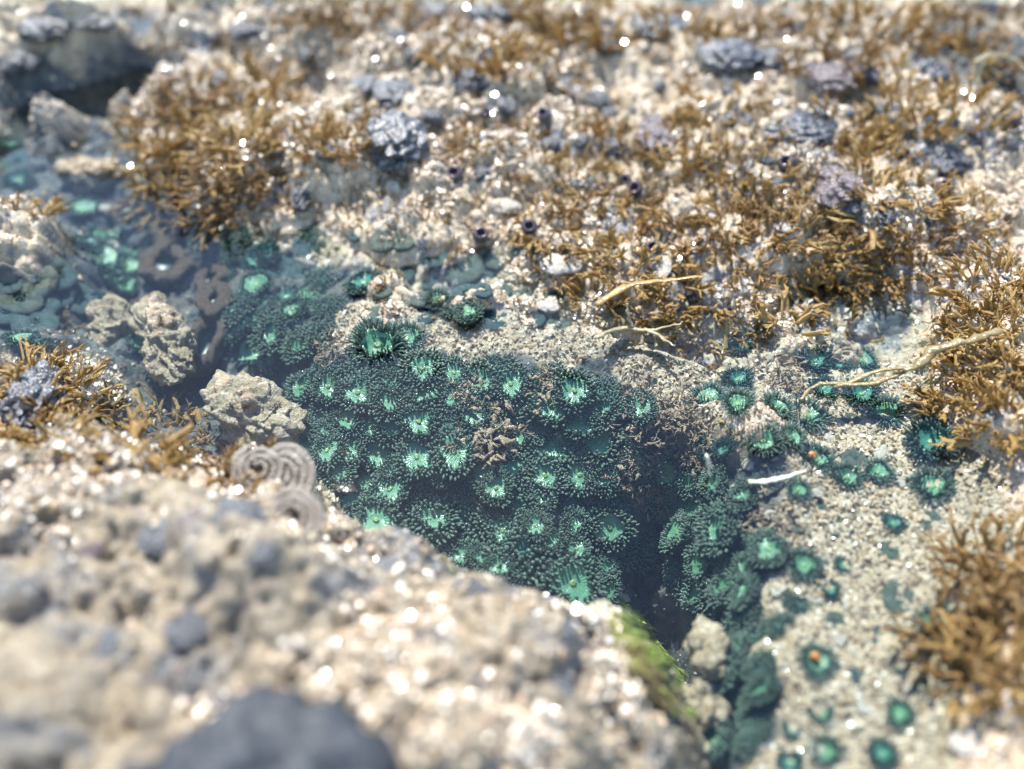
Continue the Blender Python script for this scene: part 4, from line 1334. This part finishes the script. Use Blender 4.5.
CHIP = [chip_mesh(800 + k) for k in range(6)]
CH = [(425, 368, 9, 4, 'white triangular shell chip on the gravel ledge'), (828, 439, 8, 4, 'white shell chip under the small ringed anemone'), (899, 484, 5, 3.5, 'white shell chip beside the spiky sand anemones'), (749, 467, 6, 5, 'cream shell chip just above the bleached stick'), (860, 704, 7, 10, 'largest white shell chip on the blurred sand'),
      (840, 641, 6, 4, 'white chip in the sand near the teal anemones'), (853, 653, 4, 5, 'small upright white chip beneath the teal closed anemone'), (846, 608, 4, 4, 'round white chip on the sand between green anemones'), (833, 597, 4, 3, 'small white chip left of a flat pale anemone'), (818, 602, 4, 3.5, 'white chip below the elongated green anemone'), (777, 592, 7, 4, 'long cream chip beside the wall anemones'), (734, 613, 5, 3.5, 'white chip among the wall anemones'),
      (906, 608, 7, 2.5, 'thin white chip touching the flat pale anemone'), (881, 455, 6, 9, 'white jagged chip beside the pale round anemone'), (814, 494, 6, 4, 'white chip at the end of the bleached stick'), (773, 518, 8, 5, 'bright white chip inside the drab weed arch'), (814, 752, 7, 6, 'blurred white chip by the lowest anemone'), (831, 724, 5, 4, 'small white chip over the lowest anemone'), (966, 745, 16, 14, 'blurred cream pebble at the bottom corner'), (1005, 715, 18, 17, 'blurred white pebble beside the brown weed'),
      (335, 403, 6, 4, 'peach chip in a carpet anemone near the blue water'), (353, 429, 7, 4, 'cream chip on the edge of a carpet anemone'), (427, 403, 8, 3, 'cream chip under the wide anemone at the carpet top'), (345, 462, 6, 3, 'orange-white chip beside a carpet anemone'), (455, 468, 7, 4, 'white chip under the wide anemone beside the cream clump'), (473, 423, 5, 4, 'white chip on the anemone above the cream clump'), (509, 415, 6, 4, 'white chip below a carpet anemone by the gravel gap'), (557, 422, 5, 3, 'bright white chip on the central carpet anemone'), (500, 432, 4, 3, 'white chip on top of the cream clump'), (530, 403, 6, 8, 'peach gravel pocket between carpet anemones'),
      (376, 351, 6, 4, 'white chip in the large fringed ledge anemone'), (481, 394, 5, 3, 'tan chip at the lower edge of a carpet anemone'), (660, 266, 10, 13, 'big cream chip wedged in the thick weed mat'), (620, 290, 12, 8, 'cream knob in the weed mat'), (560, 268, 18, 10, 'wide cream bare patch stone at the weed edge'), (505, 208, 12, 6, 'pale green-white wet chip above the purple snail'), (548, 308, 11, 9, 'tan pebble beside the dry round anemones'), (598, 604, 5, 4, 'white chip at the tip of the green weed'), (622, 598, 8, 3, 'white slanting chip along the small green patch'),
      (735, 490, 5, 4, 'white chip near the upright tube fragment'), (694, 519, 5, 4, 'white chip over a wall anemone'), (705, 478, 4, 4, 'white chip in the drab weed'), (735, 518, 4, 4, 'cream chip under the drab weed'), (128, 212, 8, 5, 'peach pebble under water near the dark corner'), (112, 248, 6, 5, 'cream pebble among the mint anemones'), (106, 211, 7, 4, 'tan pebble under water beside the peach one'), (180, 350, 8, 6, 'white chip on the cream sunken rock'), (298, 325, 6, 4, 'white chip on a teal ledge anemone'), (289, 356, 11, 6, 'cream pebble on the teal ledge'), (700, 215, 12, 8, 'pale cream chip among golden tufts'), (780, 228, 8, 6, 'white chip in the weed mat beside a closed anemone'), (150, 330, 6, 4, 'cream chip at the top of the sunken cream rock')]
hp, hn, _ = hits([c[0] for c in CH], [c[1] for c in CH])
for i, (u, v, a, b2, lab) in enumerate(CH):
    o = link('shell_chip', CHIP[i % 6])
    s = px_size(hp[i])
    pebble = 'pebble' in lab or 'stone' in lab or 'knob' in lab or 'pocket' in lab
    on_anemone = 2.5 * s + (.006 if u < 640 and 380 < v < 480 else 0)
    stand(o, hp[i] + np.array([0, 0, on_anemone]), hn[i], (a * s, b2 * s * 1.2, min(a, b2) * s * (.8 if pebble else .45)), rr.uniform(-.5, .5), .6)
    tag(o, lab, 'pebble' if pebble else 'shell chip', 'shell chips and pebbles')
for (u, v, lab) in ((812, 660, 'bright orange pebble lying in a spiky green anemone'), (809, 460, 'dull orange pebble in a ringed green sand anemone'), (343, 458, 'orange pebble on the rim of a carpet anemone')):
    p, n, _ = hits(u, v)
    o = link('pebble', CHIP[2].copy())
    o.data.materials[0] = M['orange']
    s = px_size(p[0])
    stand(o, p[0] + np.array([0, 0, 8 * s]), n[0], (4.5 * s, 4 * s, 3.5 * s))
    tag(o, lab, 'pebble', 'orange pebbles')

# ------------------------------------------------------------------ countless grains and turf
def clear_of(x, y):
    m = np.ones(len(x), bool)
    for cx_, cy_, r_ in CLEAR:
        m &= (x - cx_) ** 2 + (y - cy_) ** 2 > r_ * r_
    return m


def grains(name, n, surf, weight, smin, smax, palette, label, seed, area, flat=.55):
    rng = np.random.default_rng(seed)
    sx, sy, ZZ, _ = SURF[surf]
    x = rng.uniform(area[0], area[1], n * 3)
    y = rng.uniform(area[2], area[3], n * 3)
    w = weight(x, y)
    m = rng.random(n * 3) < w
    m &= clear_of(x, y)
    x, y = x[m][:n], y[m][:n]
    z = bil(sx, sy, ZZ, x, y)
    m = z > -1
    x, y, z = x[m], y[m], z[m]
    n = len(x)
    V0, F0 = ico(1)
    s = smin + (smax - smin) * rng.random(n) ** 3
    Q = rng.normal(size=(n, 4))
    Q /= np.linalg.norm(Q, axis=1)[:, None]
    w_, a, b, c = Q.T
    Rm = np.stack([1 - 2 * (b * b + c * c), 2 * (a * b - c * w_), 2 * (a * c + b * w_), 2 * (a * b + c * w_), 1 - 2 * (a * a + c * c), 2 * (b * c - a * w_),
                   2 * (a * c - b * w_), 2 * (b * c + a * w_), 1 - 2 * (a * a + b * b)], -1).reshape(n, 3, 3)
    sc = np.stack([rng.uniform(.7, 1.6, n), rng.uniform(.5, 1.0, n), rng.uniform(flat * .5, flat, n)], -1) * s[:, None]
    jit = rng.uniform(.75, 1.25, (n, len(V0), 1))
    Vv = np.einsum('nij,nkj->nki', Rm, V0[None] * jit * sc[:, None, :]) + np.stack([x, y, z + s * .15], -1)[:, None]
    Fv = F0[None] + (np.arange(n) * len(V0))[:, None, None]
    me = np_mesh(name, Vv.reshape(-1, 3), Fv.reshape(-1, 3), smooth=False)
    pal = np.array(palette)
    ci = rng.integers(0, len(pal), n)
    colr = np.clip(pal[ci] * rng.uniform(.75, 1.2, (n, 1)), 0, .85)
    full = np.ones((n, len(V0), 4), np.float32)
    full[:, :, :3] = colr[:, None]
    ca = me.color_attributes.new('Col', 'FLOAT_COLOR', 'POINT')
    ca.data.foreach_set('color', full.ravel())
    me.materials.append(M['grains'])
    tag(link(name, me), label, kind='stuff')


PAL = [(.60, .52, .39), (.48, .37, .24), (.34, .25, .145), (.25, .18, .10), (.68, .63, .54), (.40, .31, .20), (.52, .42, .30), (.15, .12, .085), (.43, .29, .17), (.60, .52, .40), (.52, .43, .30)]
PAL = [(r * 1.02, g, b * .98) for r, g, b in PAL]
sw = lambda k: (lambda x, y: bil(xs, ys, zone[k], x, y))
patchy = lambda sd_: (lambda x, y: sstep(-.12, .22, fbm(x * 16, y * 16, sd_, 4)))
grains('shell_sand', 40000, 0, sw(0), .0005, .0027, PAL, 'coarse shell sand covering the flat', 1, (-.25, .56, .17, .75))
grains('shell_gravel', 13000, 0, lambda x, y: sw(1)(x, y) * patchy(33)(x, y), .0007, .0036, PAL + [(.75, .72, .68), (.12, .14, .17)], 'coarse wet shell grit stuck to the far bank', 2, (-.56, .6, .45, 1.1))
grains('pool_gravel', 5000, 0, sw(2), .0007, .0035, PAL[2:] + [(.06, .07, .07)], 'scattered grit on the dark pool bottom', 3, (-.56, .3, .25, 1.0))
grains('rock_grit', 9000, 1, patchy(31), .0008, .0034, PAL + [(.75, .72, .68)], 'wet grit crusted on the near rock', 4, (-.7, .22, .05, .62))

def flakes(name, n, surf, weight, smin, smax, label, seed, area, spread):  # scales added on bank and near rock so that the sun glints there
    """thin wet scales of shell lying nearly level, which catch the sun"""
    rng = np.random.default_rng(seed)
    sx, sy, ZZ, _ = SURF[surf]
    x, y = rng.uniform(area[0], area[1], n * 3), rng.uniform(area[2], area[3], n * 3)
    m = rng.random(n * 3) < weight(x, y)
    m &= clear_of(x, y)
    x, y = x[m][:n], y[m][:n]
    z = bil(sx, sy, ZZ, x, y)
    m = z > -.5
    x, y, z = x[m], y[m], z[m]
    n = len(x)
    K = 6
    ang = np.linspace(0, 2 * np.pi, K, endpoint=False)
    r = rng.uniform(.6, 1.1, (n, K)) * (smin + (smax - smin) * rng.random((n, 1)) ** 2.5)
    a0 = ang[None] + rng.uniform(0, 6.28, (n, 1))
    lx, ly = r * np.cos(a0) * rng.uniform(.5, 1, (n, 1)), r * np.sin(a0)
    tx, ty = rng.normal(0, spread, n), rng.normal(0, spread, n)
    base = np.stack([x[:, None] + lx, y[:, None] + ly, z[:, None] + lx * tx[:, None] + ly * ty[:, None]], -1)
    nrm = np.stack([-tx, -ty, np.ones(n)], -1)
    nrm /= np.linalg.norm(nrm, axis=1)[:, None]
    th = (smax * .35) * nrm[:, None]
    Vv = np.concatenate([base + th, base - th * .6], 1)            # top and bottom polygons
    top = [(0, i, i + 1) for i in range(1, K - 1)]
    bot = [(K, K + i + 1, K + i) for i in range(1, K - 1)]
    side = []
    for i in range(K):
        j = (i + 1) % K
        side += [(i, K + i, K + j), (i, K + j, j)]
    F0 = np.array(top + bot + side)
    Fv = F0[None] + (np.arange(n) * 2 * K)[:, None, None]
    me = np_mesh(name, Vv.reshape(-1, 3), Fv.reshape(-1, 3), smooth=False)
    pal = np.array(PAL)
    colr = np.clip(pal[rng.integers(0, len(pal), n)] * rng.uniform(.8, 1.2, (n, 1)), 0, .85)
    full = np.ones((n, 2 * K, 4), np.float32)
    full[:, :, :3] = colr[:, None]
    me.color_attributes.new('Col', 'FLOAT_COLOR', 'POINT').data.foreach_set('color', full.ravel())
    me.materials.append(M['flakes'])
    tag(link(name, me), label, kind='stuff')


flakes('bank_flakes', 70000, 0, lambda x, y: sw(1)(x, y) * patchy(41)(x, y), .0006, .0030, 'wet shell scales added for sun glints on the far bank', 21, (-.56, .6, .45, 1.1), .26)
flakes('sand_flakes', 9000, 0, sw(0), .0004, .0020, 'flat shell scales strewn over the sand', 22, (-.25, .56, .17, .75), .30)
flakes('rock_flakes', 24000, 1, patchy(43), .0006, .0034, 'wet shell scales added for sun glints on the near rock', 23, (-.6, .22, .08, .62), .26)

# turf: short sprigs rooted over the bank
def turf():
    rng = random.Random(77)
    mb = MB()
    uv = []
    while len(uv) < 2600:
        u, v = rng.uniform(120, 1024), rng.uniform(0, 345)
        if vnoise(np.array([u / 60.]), np.array([v / 40.]), 5)[0] + vnoise(np.array([u / 22.]), np.array([v / 16.]), 6)[0] > -.02:
            uv.append((u, v))
    b0, n0, _ = hits([q[0] for q in uv], [q[1] for q in uv])
    for k in range(len(uv)):
        p = b0[k]
        if p[2] < .001:
            continue
        s = px_size(p)
        l = rng.uniform(4, 12) * s
        for _ in range(2):
            d = Vector((rng.gauss(0, .6), rng.gauss(0, .6), 1)).normalized()
            q = Vector(p) + Vector((rng.gauss(0, 2), rng.gauss(0, 2), 0)) * s
            m = q + d * l * .5 + Vector((rng.gauss(0, .12), rng.gauss(0, .12), 0)) * l
            mb.tube([q - d * .001, m, m + (d + Vector((rng.gauss(0, .5), rng.gauss(0, .5), 0))).normalized() * l * .5], [.9 * s, 1.1 * s, .4 * s], 4, .6)
    tag(link('turf_seaweed', mb.mesh('turf_seaweed', M['turf'])), 'short brown turf weed sprouting all over the far bank', kind='stuff')


turf()

for o in S.objects:
    if 'label' in o and len(o['label'].split()) > 15:
        print('LONG', o.name, o['label'])
